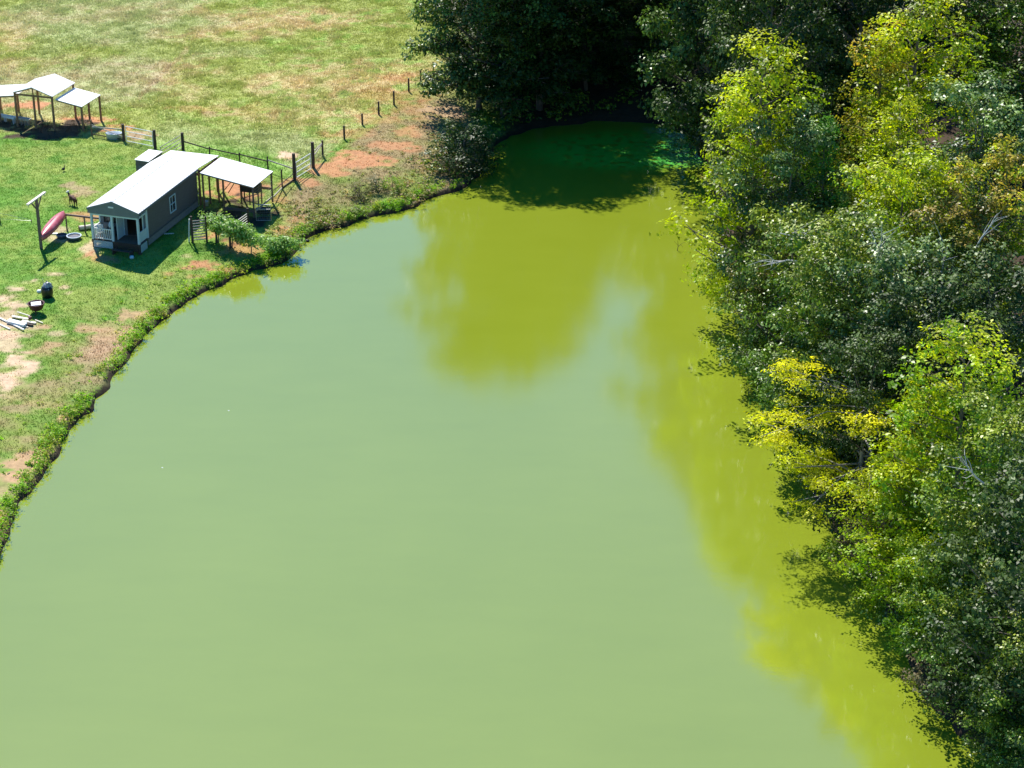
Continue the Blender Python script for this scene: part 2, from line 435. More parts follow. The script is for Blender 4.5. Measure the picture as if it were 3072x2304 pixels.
def ground_col(x, y, d, fine=None):
    px, py = PJ(x, y, np.maximum(land_base(x, y, d), WZ))
    a = fbm(n2, x * 0.10, y * 0.10, 4); b = fbm(n3, x * 0.42, y * 0.42, 4); c = fbm(n4, x * 1.3, y * 1.3, 3); e = fbm(n5, x * 0.05 + 9, y * 0.05, 3)
    # pasture
    k1 = sstep(0.40, 0.60, a * 0.55 + b * 0.45)[:, None]
    k2 = sstep(0.50, 0.66, b * 0.6 + c * 0.4)[:, None]
    right = sstep(150, 1150, px)[:, None] * 0.5
    past = OLIVE * (1 - k1) + STRAW * k1
    past = past * (1 - 0.65 * k2 * (0.4 + right)) + LUSH * (0.65 * k2 * (0.4 + right))
    kg = (sstep(0.52, 0.66, e) * 0.35)[:, None]
    past = past * (1 - kg) + GREY * kg
    # yard
    k3 = sstep(0.40, 0.62, a * 0.35 + b * 0.4 + c * 0.25)[:, None]
    yard = YARD * (1 - 0.8 * k3) + YARD2 * 0.8 * k3
    m = sstep(-14, 14, py - fence_line(px))[:, None]
    # near the fence on the pasture side it is greener
    near = (sstep(70, 0, fence_line(px) - py) * sstep(240, 520, px) * sstep(960, 860, px))[:, None] * 0.7
    past = past * (1 - near) + (LUSH * 1.15) * near
    out = past * (1 - m) + yard * m
    # rough bank between the fence and the water
    bank = (sstep(15, 40, py - fence_line(px)) * sstep(830, 900, px) * sstep(1480, 1380, px))[:, None] * 0.8
    bcol = YARD2 * 0.8 * (1 - k1) + TAN * 0.8 * k1
    out = out * (1 - bank) + bcol * bank
    low = (sstep(900, 1050, py) * sstep(10.0, 1.5, d))[:, None] * (0.35 + 0.65 * sstep(.35, .6, b))[:, None]
    out = out * (1 - low) + (YARD2 * .8 * (1 - k1) + TAN * 1.05 * k1) * low
    # trodden line across the pasture
    tl = np.abs(px - np.interp(py, [150, 290], [560, 420])) * ((py > 140) & (py < 300)) + 999 * ((py <= 140) | (py >= 300))
    t = (sstep(12, 3, tl) * 0.5)[:, None]; out = out * (1 - t) + TAN * t
    wob = (b - 0.5) * 3.2 + (c - 0.5) * 3.4
    bm = np.zeros(len(x))
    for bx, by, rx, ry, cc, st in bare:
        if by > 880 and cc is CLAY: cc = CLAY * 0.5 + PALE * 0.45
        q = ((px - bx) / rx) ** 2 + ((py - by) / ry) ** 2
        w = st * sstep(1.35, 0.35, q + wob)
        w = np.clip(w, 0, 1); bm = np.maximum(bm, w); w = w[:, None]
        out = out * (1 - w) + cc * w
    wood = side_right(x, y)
    out = out * (1 - wood[:, None]) + LITTER_AND_SHADE * wood[:, None]
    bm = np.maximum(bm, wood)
    mud = (sstep(0.42, 0.12, d))[:, None]
    out = out * (1 - mud) + MUD * mud
    out = out * (0.82 + 0.36 * c)[:, None]
    return np.clip(out, 0.004, 1), bm

# ------------------------------------------------------------------ ground sheet
def axis(lo, hi, step, far):
    core = np.arange(lo, hi + 1e-6, step); g = []; s = step; p = hi
    while p < far: s *= 1.35; p += s; g.append(p)
    h = []; s = step; p = lo
    while p > -far: s *= 1.35; p -= s; h.append(p)
    return np.concatenate([h[::-1], core, g])
gx = axis(-58, 58, 0.3, 2500); gy = axis(70, 222, 0.3, 3500)
XX, YY = np.meshgrid(gx, gy)
fx_, fy_ = XX.ravel(), YY.ravel()
dd = signed_dist(fx_, fy_)
zz = land_z(fx_, fy_, dd)
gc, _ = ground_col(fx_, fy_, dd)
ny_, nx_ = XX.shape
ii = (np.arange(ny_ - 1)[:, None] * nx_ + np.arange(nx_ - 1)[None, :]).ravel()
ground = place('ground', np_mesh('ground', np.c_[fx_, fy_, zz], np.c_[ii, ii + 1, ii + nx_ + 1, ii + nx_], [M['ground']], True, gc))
tag(ground, 'grassy pasture and yard with bare orange clay patches around the pond', None, None, 'structure')

# height lookup on the core grid
def gz(x, y):
    x = np.atleast_1d(np.asarray(x, float)); y = np.atleast_1d(np.asarray(y, float))
    return land_z(x, y, signed_dist(x, y))

# ------------------------------------------------------------------ pond water
def water_mat():
    m = bpy.data.materials.new('green_pond_water'); m.use_nodes = True
    nt = m.node_tree; N = nt.nodes; L = nt.links
    p = N['Principled BSDF']
    p.inputs['Roughness'].default_value = 0.07
    p.inputs['IOR'].default_value = 2.3
    tc = N.new('ShaderNodeTexCoord')
    mp = N.new('ShaderNodeMapping'); mp.inputs['Scale'].default_value = (1, 0.35, 1); L.new(tc.outputs['Object'], mp.inputs[0])
    n = N.new('ShaderNodeTexNoise'); n.inputs['Scale'].default_value = 0.07; n.inputs['Detail'].default_value = 4; L.new(mp.outputs[0], n.inputs['Vector'])
    cr = N.new('ShaderNodeValToRGB')
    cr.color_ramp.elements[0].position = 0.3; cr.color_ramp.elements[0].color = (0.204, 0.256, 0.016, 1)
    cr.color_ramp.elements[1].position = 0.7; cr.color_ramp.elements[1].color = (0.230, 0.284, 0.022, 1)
    n9 = N.new('ShaderNodeTexNoise'); n9.inputs['Scale'].default_value = 0.45; n9.inputs['Detail'].default_value = 7; n9.inputs['Roughness'].default_value = 0.6
    mp9 = N.new('ShaderNodeMapping'); mp9.inputs['Scale'].default_value = (0.35, 1.0, 1); mp9.inputs['Rotation'].default_value = (0, 0, 0.5); L.new(tc.outputs['Object'], mp9.inputs[0]); L.new(mp9.outputs[0], n9.inputs['Vector'])
    mxa = N.new('ShaderNodeMix'); mxa.inputs[0].default_value = 0.4; L.new(n.outputs['Fac'], mxa.inputs[2]); L.new(n9.outputs['Fac'], mxa.inputs[3])
    L.new(mxa.outputs[0], cr.inputs[0])
    # floating duckweed in the shaded cove
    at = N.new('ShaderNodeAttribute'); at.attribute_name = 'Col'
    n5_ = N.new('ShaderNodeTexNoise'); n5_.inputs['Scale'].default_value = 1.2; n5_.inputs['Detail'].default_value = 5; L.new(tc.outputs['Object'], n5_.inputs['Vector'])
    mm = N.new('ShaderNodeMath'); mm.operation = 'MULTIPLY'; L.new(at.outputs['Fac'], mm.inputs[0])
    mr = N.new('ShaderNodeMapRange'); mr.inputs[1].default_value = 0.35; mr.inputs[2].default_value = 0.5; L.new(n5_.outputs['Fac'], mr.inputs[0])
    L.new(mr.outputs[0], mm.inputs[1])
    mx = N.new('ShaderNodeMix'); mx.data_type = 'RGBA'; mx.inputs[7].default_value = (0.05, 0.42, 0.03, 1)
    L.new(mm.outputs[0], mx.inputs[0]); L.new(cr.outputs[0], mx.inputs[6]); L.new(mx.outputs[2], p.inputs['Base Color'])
    rr = N.new('ShaderNodeMapRange'); rr.inputs[3].default_value = 0.07; rr.inputs[4].default_value = 0.25; L.new(mm.outputs[0], rr.inputs[0]); L.new(rr.outputs[0], p.inputs['Roughness'])
    w1 = N.new('ShaderNodeTexNoise'); w1.inputs['Scale'].default_value = 3.0; w1.inputs['Detail'].default_value = 5; w1.inputs['Roughness'].default_value = 0.6
    mp2 = N.new('ShaderNodeMapping'); mp2.inputs['Scale'].default_value = (0.6, 1.6, 1); L.new(tc.outputs['Object'], mp2.inputs[0]); L.new(mp2.outputs[0], w1.inputs['Vector'])
    bp = N.new('ShaderNodeBump'); bp.inputs['Strength'].default_value = 0.3; bp.inputs['Distance'].default_value = 0.01
    L.new(w1.outputs['Fac'], bp.inputs['Height']); L.new(bp.outputs[0], p.inputs['Normal'])
    return m
wx = np.arange(-60, 60.1, 1.0); wy = np.arange(20, 200.1, 1.0)
WX, WY = np.meshgrid(wx, wy); wxf, wyf = WX.ravel(), WY.ravel()
wpx, wpy = PJ(wxf, wyf, np.zeros_like(wxf))
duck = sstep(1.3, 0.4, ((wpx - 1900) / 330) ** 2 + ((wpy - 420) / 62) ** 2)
iw = (np.arange(len(wy) - 1)[:, None] * len(wx) + np.arange(len(wx) - 1)[None, :]).ravel()
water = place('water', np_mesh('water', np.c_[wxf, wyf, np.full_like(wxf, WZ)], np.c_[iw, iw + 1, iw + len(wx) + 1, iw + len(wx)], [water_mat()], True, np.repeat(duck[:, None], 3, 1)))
tag(water, 'still green algae-coloured pond water reflecting sky and trees', None, None, 'structure')

# ------------------------------------------------------------------ grass blades over the turf
def in_view(x, y, mg=80):
    px, py = PJ(x, y, 0.5 * np.ones_like(x))
    return (px > -mg) & (px < 3072 + mg) & (py > -mg) & (py < 2304 + mg)
def blades(x, y, z, cols, h, w, seed, per=5, spread=0.12):
    rng = np.random.default_rng(seed)
    n = len(x)
    X = np.repeat(x, per) + rng.normal(0, spread, n * per); Y = np.repeat(y, per) + rng.normal(0, spread, n * per)
    Z = np.repeat(z, per) - 0.02
    hh = np.repeat(h, per) * rng.uniform(0.6, 1.25, n * per); an = rng.uniform(0, 2 * np.pi, n * per)
    ww = w * rng.uniform(0.7, 1.4, n * per)
    lx, ly = rng.normal(0, 0.35, n * per) * hh, rng.normal(0, 0.35, n * per) * hh
    v = np.empty((n * per, 3, 3))
    v[:, 0] = np.c_[X - np.cos(an) * ww, Y - np.sin(an) * ww, Z]
    v[:, 1] = np.c_[X + np.cos(an) * ww, Y + np.sin(an) * ww, Z]
    v[:, 2] = np.c_[X + lx, Y + ly, Z + hh]
    c = np.repeat(cols, per, 0) * rng.uniform(0.75, 1.3, (n * per, 1))
    return v.reshape(-1, 3), np.arange(n * per * 3).reshape(-1, 3), np.repeat(c, 3, 0)
rng = np.random.default_rng(11)
NT = 230000
tx = rng.uniform(-56, 10, NT); ty = rng.uniform(110, 214, NT)
k = in_view(tx, ty); tx, ty = tx[k], ty[k]
td = signed_dist(tx, ty); k = td > 0.35; tx, ty, td = tx[k], ty[k], td[k]
tc_, tb = ground_col(tx, ty, td)
k = rng.random(len(tx)) > tb * 0.93; tx, ty, td, tc_ = tx[k], ty[k], td[k], tc_[k]
tpx, tpy = PJ(tx, ty, G * np.ones_like(tx))
isp = sstep(-10, 10, fence_line(tpx) - tpy)
clump = sstep(0.42, 0.7, fbm(n6, tx * 0.8, ty * 0.8, 3))
# keep the floor of the cabin, shelters and coop clear
th_ = 0.05 + 0.06 * rng.random(len(tx)) + isp * (0.02 + 0.14 * clump)
bv, bf, bc = blades(tx, ty, land_z(tx, ty, td), tc_ * 1.25, th_, 0.035, 12, 5, 0.13)
tag(place('grass', np_mesh('grass', bv, bf, [M['grass']], False, np.clip(bc, 0, 1))), 'mottled green and straw coloured grass of the pasture and yard', None, None, 'stuff')

# ------------------------------------------------------------------ leaves
def leaf_quads(c, nrm, size, seed, aspect=0.62):
    """one folded four-cornered leaf per centre"""
    rng = np.random.default_rng(seed); n = len(c)
    nrm = nrm / np.linalg.norm(nrm, axis=1, keepdims=True)
    r = rng.normal(size=(n, 3)); t = np.cross(nrm, r); t /= np.linalg.norm(t, axis=1, keepdims=True)
    b = np.cross(nrm, t); s = size[:, None]
    v = np.empty((n, 4, 3))
    v[:, 0] = c - t * s * 0.5
    v[:, 1] = c - b * s * 0.5 * aspect + nrm * s * 0.12
    v[:, 2] = c + t * s * 0.5 - nrm * s * 0.08
    v[:, 3] = c + b * s * 0.5 * aspect + nrm * s * 0.12
    return v.reshape(-1, 3), np.arange(n * 4).reshape(-1, 4)

def clump_leaves(centres, radii, per, rng, flat=0.7, droop=0.0, shell=0.45, spray=9, sr=0.17):
    """leaves gathered in small sprays on the shell of each clump; returns centres, normals, clump id, spray brightness"""
    cs = []; ns = []; cid = []; br = []
    for i, (c, r) in enumerate(zip(centres, radii)):
        k = max(2, int(per * r * r / spray))
        d = rng.normal(size=(k, 3)); d /= np.linalg.norm(d, axis=1, keepdims=True)
        rr = r * (shell + (1 - shell) * rng.random(k) ** 0.6)
        lump = 1 + 0.28 * np.sin(d[:, 0] * 5 + i) * np.cos(d[:, 1] * 4 + i * 2) + 0.2 * np.sin(d[:, 2] * 6 + i)
        p = d * (rr * lump)[:, None]; p[:, 2] *= flat; p[:, 2] -= droop * (p[:, 0] ** 2 + p[:, 1] ** 2) / max(r, .1)
        n0 = d * 0.6 + rng.normal(size=(k, 3)) * 0.32 + np.array((0, 0, 0.75))
        b0 = rng.uniform(0.6, 1.4, k)
        q = np.repeat(p, spray, 0) + rng.normal(size=(k * spray, 3)) * sr * np.array((1, 1, 0.55))
        cs.append(q + c); ns.append(np.repeat(n0, spray, 0) + rng.normal(size=(k * spray, 3)) * 0.28); cid += [i] * (k * spray); br.append(np.repeat(b0, spray))
    return np.concatenate(cs), np.concatenate(ns), np.array(cid), np.concatenate(br)

def tree_proto(seed, h, r, style, leaf=0.2, per=150, zb=0.15, nl=26, cr=(0.7, 1.25)):
    """returns (crown mesh, trunk mesh), built at real size with its base at the origin"""
    rng = np.random.default_rng(seed); tb_ = MB()
    nseg = 9
    wx_, wy_ = np.cumsum(rng.normal(0, h * 0.008, nseg)), np.cumsum(rng.normal(0, h * 0.008, nseg))
    if style == 'airy': wx_ = wx_ - np.linspace(0, 1, nseg) ** 1.5 * 0.4
    top_t = 0.93 if style in ('cone', 'cedar') else 0.86
    pts = [(wx_[i], wy_[i], h * top_t * i / (nseg - 1)) for i in range(nseg)]
    rb = 0.012 * h + 0.04
    if style == 'airy': rb = 0.16
    tb_.tube([(p[0], p[1], p[2] - (0.3 if i == 0 else 0)) for i, p in enumerate(pts)], [rb * (1 - 0.88 * i / (nseg - 1)) for i in range(nseg)], 8)
    def axis_at(z):
        t = z / (h * top_t) * (nseg - 1)
        return np.array([np.interp(t, range(nseg), wx_), np.interp(t, range(nseg), wy_), z])
    cen = []; rad = []
    def prof(t):     # t: 0 at crown base, 1 at top
        if style == 'cone': return r * (0.30 + 0.95 * (1 - t) ** 0.75) * min(1, 0.55 + 3 * t) * 0.85
        if style == 'cedar': return r * (1 - t) ** 0.8
        if style == 'airy': return r * (0.75 + 0.35 * math.sin(t * 3.1))
        if style == 'shrub': return r * math.sqrt(max(0.05, 1 - (t * 0.95) ** 2))
        return r * math.sqrt(max(0.06, 1 - ((t - 0.42) / 0.62) ** 2))
    for i in range(nl):
        t = (i + 0.5 + rng.uniform(-.4, .4)) / nl
        z = h * (zb + (0.97 - zb) * t)
        az = i * 2.39996 + rng.uniform(-.5, .5)
        L_ = prof(t) * rng.uniform(0.72, 1.15)
        rise = {'airy': rng.uniform(-0.15, 0.3), 'cedar': 0.25, 'cone': 0.35}.get(style, rng.uniform(0.05, 0.5)) * L_
        z0 = max(h * 0.06, z - rise - (0.0 if style == 'airy' else 0.25 * L_))
        z0 = min(z0, h * top_t * 0.97)
        s0 = axis_at(z0); e0 = axis_at(min(z, h * top_t)); e = np.array([e0[0] + math.cos(az) * L_, e0[1] + math.sin(az) * L_, z])
        mid = (s0 + e) / 2 + np.array([0, 0, 0.06 * L_]) + rng.normal(0, 0.05 * L_, 3)
        rr0 = max(0.015, rb * 0.42 * (1 - 0.7 * t))
        tb_.tube([s0, mid, e], [rr0, rr0 * 0.6, rr0 * 0.25], 5, False)
        q = 3 if L_ > 1.6 else 2
        for j in range(q):
            f = 1.0 - j * (0.30 if style != 'airy' else 0.24)
            c = s0 + (e - s0) * f + rng.normal(0, 0.10 * r, 3) * (0.6 if j == 0 else 1)
            cen.append(c); rad.append(rng.uniform(*cr) * (0.8 + 0.2 * f))
            if style in ('airy', 'broad') and j < 2:
                side = c + np.array([-math.sin(az), math.cos(az), rng.uniform(-.3, .3)]) * rng.uniform(-1, 1) * L_ * 0.4
                cen.append(side); rad.append(rng.uniform(*cr) * 0.8)
                tb_.tube([s0 + (e - s0) * (f - .25), side], [rr0 * 0.4, rr0 * 0.12], 4, False)
    cen.append(axis_at(h * top_t)); rad.append(cr[0])
    cen = np.array(cen); rad = np.array(rad)
    cen[:, 2] = np.maximum(cen[:, 2], rad * 0.45)
    cen[:, 2] = np.minimum(cen[:, 2], h - rad * 0.7)
    flat = {'airy': 0.32, 'cedar': 0.9, 'cone': 0.85, 'shrub': .8}.get(style, 0.52)
    P, Nn, cid, sb = clump_leaves(cen, rad, per, rng, flat, 0.12 if style != 'cedar' else 0.0, 0.3 if style == 'airy' else 0.6, sr=leaf * (0.62 if style == 'cedar' else 0.95))
    sz = leaf * rng.uniform(0.65, 1.35, len(P))
    v, f = leaf_quads(P, Nn, sz, seed + 1, 0.62 if style not in ('airy', 'cedar') else 0.42)
    ch = rng.random(len(cen)); cb = rng.uniform(0.85, 1.15, len(cen)); dist = np.hypot(P[:, 0], P[:, 1])
    hue = np.clip(ch[cid] * 0.6 + rng.random(len(P)) * 0.5 - 0.05, 0, 1)
    bri = cb[cid] * sb * rng.uniform(0.75, 1.3, len(P))
    autumn = np.clip((P[:, 2] / h - 0.55) * 1.6 + (ch[cid] - 0.6) * 1.3 + rng.normal(0, 0.22, len(P)), 0, 1) * 0.75
    colr = np.repeat(np.c_[hue, bri, autumn], 4, 0)
    crown = np_mesh('crown', v, f, [LM['mid']], False, colr)
    trunk = tb_.mesh('trunk', M['bark'], True)
    return crown, trunk

PR_ = {}
def proto(key, *a, **k):
    PR_[key] = tree_proto(*a, **k) + (a[1],)
proto('big', 21, 20.0, 5.4, 'broad', leaf=0.27, per=105, zb=0.08, nl=50, cr=(0.9, 1.6))
proto('big2', 22, 20.0, 5.0, 'broad', leaf=0.27, per=105, zb=0.10, nl=48, cr=(0.8, 1.5))
proto('med', 23, 13.0, 4.0, 'broad', leaf=0.20, per=150, zb=0.07, nl=30, cr=(0.7, 1.3))
proto('med2', 24, 13.0, 3.7, 'broad', leaf=0.20, per=150, zb=0.10, nl=28, cr=(0.7, 1.25))
proto('med3', 25, 10.0, 3.6, 'broad', leaf=0.19, per=165, zb=0.05, nl=26, cr=(0.65, 1.15))
proto('cone', 26, 14.0, 3.5, 'cone', leaf=0.18, per=200, zb=0.10, nl=48, cr=(0.5, 0.95))
proto('cone2', 27, 14.0, 3.1, 'cone', leaf=0.18, per=200, zb=0.12, nl=42, cr=(0.5, 0.9))
proto('airy', 28, 9.0, 4.0, 'airy', leaf=0.15, per=300, zb=0.30, nl=30, cr=(0.5, 0.9))
proto('cedar', 29, 8.0, 1.7, 'cedar', leaf=0.13, per=420, zb=0.04, nl=70, cr=(0.25, 0.5))
proto('shrub', 30, 2.6, 1.5, 'shrub', leaf=0.13, per=240, zb=0.10, nl=18, cr=(0.4, 0.7))
proto('shrub2', 31, 2.2, 1.3, 'shrub', leaf=0.13, per=240, zb=0.10, nl=16, cr=(0.35, 0.6))

def tree(key, leaf, px, py, h, label, cat='tree', name='broadleaf_tree', group=None, base=False, rz=None, bark='bark', wide=1.0):
    """tree of height h; px,py is where its top stands in the photograph, or its base when base=True"""
    crown, trunk, ph = PR_[key]
    if base:
        p = UG(px, py)
    else:
        p = U(px, py, h + 1.0)
        for _ in range(4): p = U(px, py, h + float(gz(p.x, p.y)[0]))
    for _ in range(12):                    # stand on land, not in the pond
        if float(signed_dist([p.x], [p.y])[0]) > 0.35: break
        e = 0.2; q = signed_dist([p.x + e, p.x - e, p.x, p.x], [p.y, p.y, p.y + e, p.y - e]); gd = Vector((q[0] - q[1], q[2] - q[3], 0)).normalized()
        p = p + gd * 0.3
    zg = float(gz(p.x, p.y)[0])
    s = h / ph
    o = empty(name, (p.x, p.y, zg - 0.05), rz if rz is not None else random.uniform(0, 6.28))
    tag(o, label, cat, group)
    for nm, me, mt in (('trunk', trunk, M[bark]), ('crown', crown, LM[leaf])):
        c = place(nm, me, o); c.scale = (s * wide, s * wide, s)
        c.material_slots[0].link = 'OBJECT'; c.material_slots[0].material = mt
        if nm == 'crown': c['kind'] = 'stuff'
    if DEBUG: print('TREE', label[:40], 'base px', [round(float(v)) for v in PJ(p.x, p.y, zg)], 'sd %.1f' % float(signed_dist([p.x], [p.y])[0]))
    return o
DEBUG = False
random.seed(5)

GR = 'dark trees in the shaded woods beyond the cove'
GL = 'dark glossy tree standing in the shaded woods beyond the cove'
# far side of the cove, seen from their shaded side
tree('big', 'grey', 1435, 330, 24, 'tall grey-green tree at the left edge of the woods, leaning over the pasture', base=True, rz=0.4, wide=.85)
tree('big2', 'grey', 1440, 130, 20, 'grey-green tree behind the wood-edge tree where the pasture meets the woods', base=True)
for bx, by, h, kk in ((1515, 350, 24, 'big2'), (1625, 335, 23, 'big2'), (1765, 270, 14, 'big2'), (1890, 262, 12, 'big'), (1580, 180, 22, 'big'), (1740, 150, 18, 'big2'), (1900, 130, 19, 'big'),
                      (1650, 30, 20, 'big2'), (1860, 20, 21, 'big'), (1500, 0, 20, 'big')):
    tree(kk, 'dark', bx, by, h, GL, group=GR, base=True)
tree('big', 'grey', 2125, 430, 30, 'tall silvery green tree rising above the far right corner of the cove', base=True, wide=.72)
tree('big2', 'grey', 2060, 250, 23, 'silvery green tree behind the tallest tree of the cove corner', base=True)
tree('big', 'dark', 2220, 500, 29, 'dark tree between the silvery cove tree and the yellow-green pyramid tree', base=True, wide=.7)
tree('big2', 'dark', 2400, 420, 24, 'dark tree rising behind the small cedar', base=True, wide=.9)
tree('big', 'dark', 2560, 500, 22, 'dark tree between the small cedar and the orange-topped tree', base=True)
tree('big2', 'dark', 2300, 130, 22, 'dark tree at the top of the woods above the yellow-green pyramid tree', base=True)
tree('big', 'grey', 2560, 180, 22, 'grey-green tree at the top edge behind the orange-topped tree', base=True)
tree('big2', 'red', 2960, 420, 22, 'rust-tinged tree in the upper right corner of the woods', base=True)
tree('big', 'dark', 2780, 200, 22, 'dark tree behind the big lime-green tree', base=True)
tree('big', 'mid', 3100, 520, 22, 'green tree partly cut off at the upper right edge', base=True)
# right bank, upper part
tree('big2', 'dark', 2310, 760, 25, 'dark tree standing right behind the yellow-green pyramid tree', base=True, wide=.7)
tree('cone', 'yellow', 2240, 150, 20, 'yellow-green pyramid tree at the cove corner with a twin-pointed golden top', rz=1.0, wide=1.0)
tree('med3', 'red', 2245, 430, 10.5, 'rust-tinged bushy tree below the yellow-green pyramid tree, over the water', wide=.75)
tree('med', 'grey', 2395, 310, 16, 'silver-leaved tree just left of the small cedar', wide=.8)
tree('cedar', 'cedar', 2505, 345, 15, 'small pointed cedar with soft feathery green foliage', name='cedar_tree', wide=.8)
tree('cone2', 'orange', 2640, 70, 17, 'orange-topped tree beside the big lime-green tree', rz=2.2, wide=.9)
tree('cone', 'yellow', 2790, -80, 20, 'big lime-green tree reaching the top edge on the right', wide=1.1)
tree('cone2', 'yellow', 2680, 250, 16, 'lime-green tree in front of the orange-topped tree', wide=.95)
tree('med', 'bright', 2730, 430, 15, 'bright green rounded tree below the big lime-green tree', wide=.95)
tree('med2', 'grey', 2970, 220, 17, 'silvery green tree right of the big lime-green tree', wide=.95)
tree('med', 'orange', 3030, 420, 15, 'orange-tinted tree at the right edge of the photo', wide=.9)
tree('med2', 'red', 2880, 560, 13, 'tree with scattered orange sprigs left of the orange-tinted edge tree')
tree('med', 'mid', 2560, 610, 15, 'mid-green tree directly below the small cedar', wide=.95)
tree('med3', 'mid', 2375, 600, 13, 'dense mid-green tree leaning over the water below the silver-leaved tree', wide=.8)
tree('med3', 'red', 2300, 700, 10, 'low rusty green tree overhanging the pond above the pale dead branch', wide=.75)
tree('med', 'mid', 2480, 720, 14, 'green tree behind the pale dead branch', wide=.85)
tree('med2', 'grey', 2690, 690, 15, 'grey-green tree with glinting leaves in the middle of the right woods', wide=.9)
tree('med', 'dark', 2830, 800, 14, 'dark tree above the bright green pointed crown on the right bank', bark='palebark', wide=.9)
tree('med2', 'dark', 2980, 760, 15, 'dark tree at the right edge below the orange-tinted edge tree')
tree('med3', 'grey', 2410, 890, 9.5, 'silvery bush-like tree on the bank left of the dark hollow', wide=.75)
tree('med3', 'mid', 2550, 910, 10, 'green tree just above the golden feathery tree', wide=.9)
tree('med', 'dark', 2640, 960, 12.5, 'dark tree between the golden feathery tree and the bright pointed crown', wide=.85)
tree('shrub', 'weed', 2385, 1090, 3.4, 'light green shrub at the water edge above the golden feathery tree', cat='shrub', name='shrub')
tree('shrub2', 'red', 2345, 985, 3.2, 'small rusty shrub on the bank below the overhanging trees', cat='shrub', name='shrub')
# the golden feathery tree leaning over the water
tree('airy', 'gold', 2510, 1125, 9.8, 'golden feathery tree with bare grey limbs leaning over the pond', name='feathery_tree', rz=2.9, bark='palebark', wide=1.18)
# right bank, lower part
tree('cone', 'bright', 2890, 950, 16, 'large bright green tree with a pointed yellowing crown on the right bank', rz=4.0, wide=1.12)
tree('cone2', 'yellow', 2750, 1120, 12.5, 'yellowing tree fused to the left of the large bright green tree', wide=1.0)
tree('med3', 'bright', 2720, 1390, 8, 'bright green tree behind the golden feathery tree, low on the right bank', wide=1.1)
tree('med2', 'mid', 3030, 1180, 14, 'green tree behind the large bright green tree at the right edge', wide=.9)
tree('med3', 'mid', 2960, 1480, 9.5, 'mid-green tree right of the low bright green tree', wide=.9)
tree('med3', 'bright', 2800, 1590, 6.5, 'green tree hanging over the bank below the low bright green tree', wide=.95)
tree('shrub', 'drybrush', 2590, 1560, 4.2, 'dull brownish shrub at the water edge below the golden feathery tree', cat='shrub', name='shrub', wide=1.0)
tree('shrub2', 'mid', 2700, 1740, 2.6, 'green shrub on the bank below the dull brownish shrub', cat='shrub', name='shrub', wide=1.1)
tree('shrub2', 'drybrush', 2800, 1960, 2.4, 'brown twiggy shrub on the dark bank near the lower right corner', cat='shrub', name='shrub', wide=1.1)
tree('med', 'dark', 3180, 1330, 15, 'dark tree cut off at the right edge half way down', wide=.9)
tree('med3', 'mid', 2990, 1690, 8, 'glossy green tree leaning left near the lower right corner', wide=.95)
tree('med2', 'mid', 3130, 1850, 9, 'glossy green tree cut off at the lower right edge')
tree('med3', 'mid', 2965, 1990, 5.4, 'lowest leafy tree over the water in the lower right corner', wide=1.0)
tree('med3', 'grey', 3110, 2130, 6.5, 'pale green bushy tree in the bottom right corner')

# undergrowth along the wooded shore: one mass
def undergrowth(name, pts, rad, leafmat, label, seed, per=170, leaf=0.17, flat=0.8):
    rr = np.random.default_rng(seed)
    P, Nn, cid, sb = clump_leaves(pts, rad, per, rr, flat, spray=5, sr=.07)
    zg = np.maximum(gz(P[:, 0], P[:, 1]), WZ) if len(P) < 40000 else None
    if zg is not None: P[:, 2] = np.maximum(P[:, 2], zg + 0.02)
    v, f = leaf_quads(P, Nn, leaf * rr.uniform(.6, 1.4, len(P)), seed)
    ch = rr.random(len(pts))
    c = np.c_[np.clip(ch[cid] * .7 + rr.random(len(P)) * .4, 0, 1), sb * rr.uniform(.8, 1.25, len(P)), np.clip((ch[cid] - .55) * 2 + rr.normal(0, .2, len(P)), 0, 1)]
    o = place(name, np_mesh(name, v, f, [leafmat], False, np.repeat(c, 4, 0)))
    tag(o, label, None, None, 'stuff')
    return o
def along(pxs, step, off0, off1, seed, jz=0.3):
    """points scattered beside a shoreline given in photograph pixels; offsets in metres away from the pond"""
    rr = np.random.default_rng(seed)
    x, y = UA([p[0] for p in pxs], [p[1] for p in pxs], WZ)
    out = []
    for i in range(len(x) - 1):
        L_ = math.hypot(x[i + 1] - x[i], y[i + 1] - y[i]); nx, ny = -(y[i + 1] - y[i]) / L_, (x[i + 1] - x[i]) / L_
        for _ in range(int(L_ / step) + 1):
            t = rr.random(); o = rr.uniform(off0, off1)
            out.append((x[i] + (x[i + 1] - x[i]) * t + nx * o, y[i] + (y[i + 1] - y[i]) * t + ny * o))
    return np.array(out)
rr_ = np.random.default_rng(44)
ws = along(right_shore[:19], 0.28, -5.0, -0.3, 7)
wsf = along(left_shore[30:], 0.35, 0.4, 5.0, 8)
ws = np.concatenate([ws, wsf]); sdv = signed_dist(ws[:, 0], ws[:, 1]); ws = ws[sdv > 0.1]
ur = rr_.uniform(0.4, 1.1, len(ws))
undergrowth('undergrowth', np.c_[ws, gz(ws[:, 0], ws[:, 1]) + ur * .5], ur, LM['mid'], 'tangled dark undergrowth along the wooded shore of the pond', 9, per=120, leaf=.2)

# leafy weeds on the open banks
lr = along(left_shore[1:20], 0.10, 0.05, 0.95, 21)
lr2 = along(left_shore[1:20], 0.42, 0.9, 3.6, 22)
pn = along(left_shore[20:31], 0.06, 0.1, 1.1, 23)
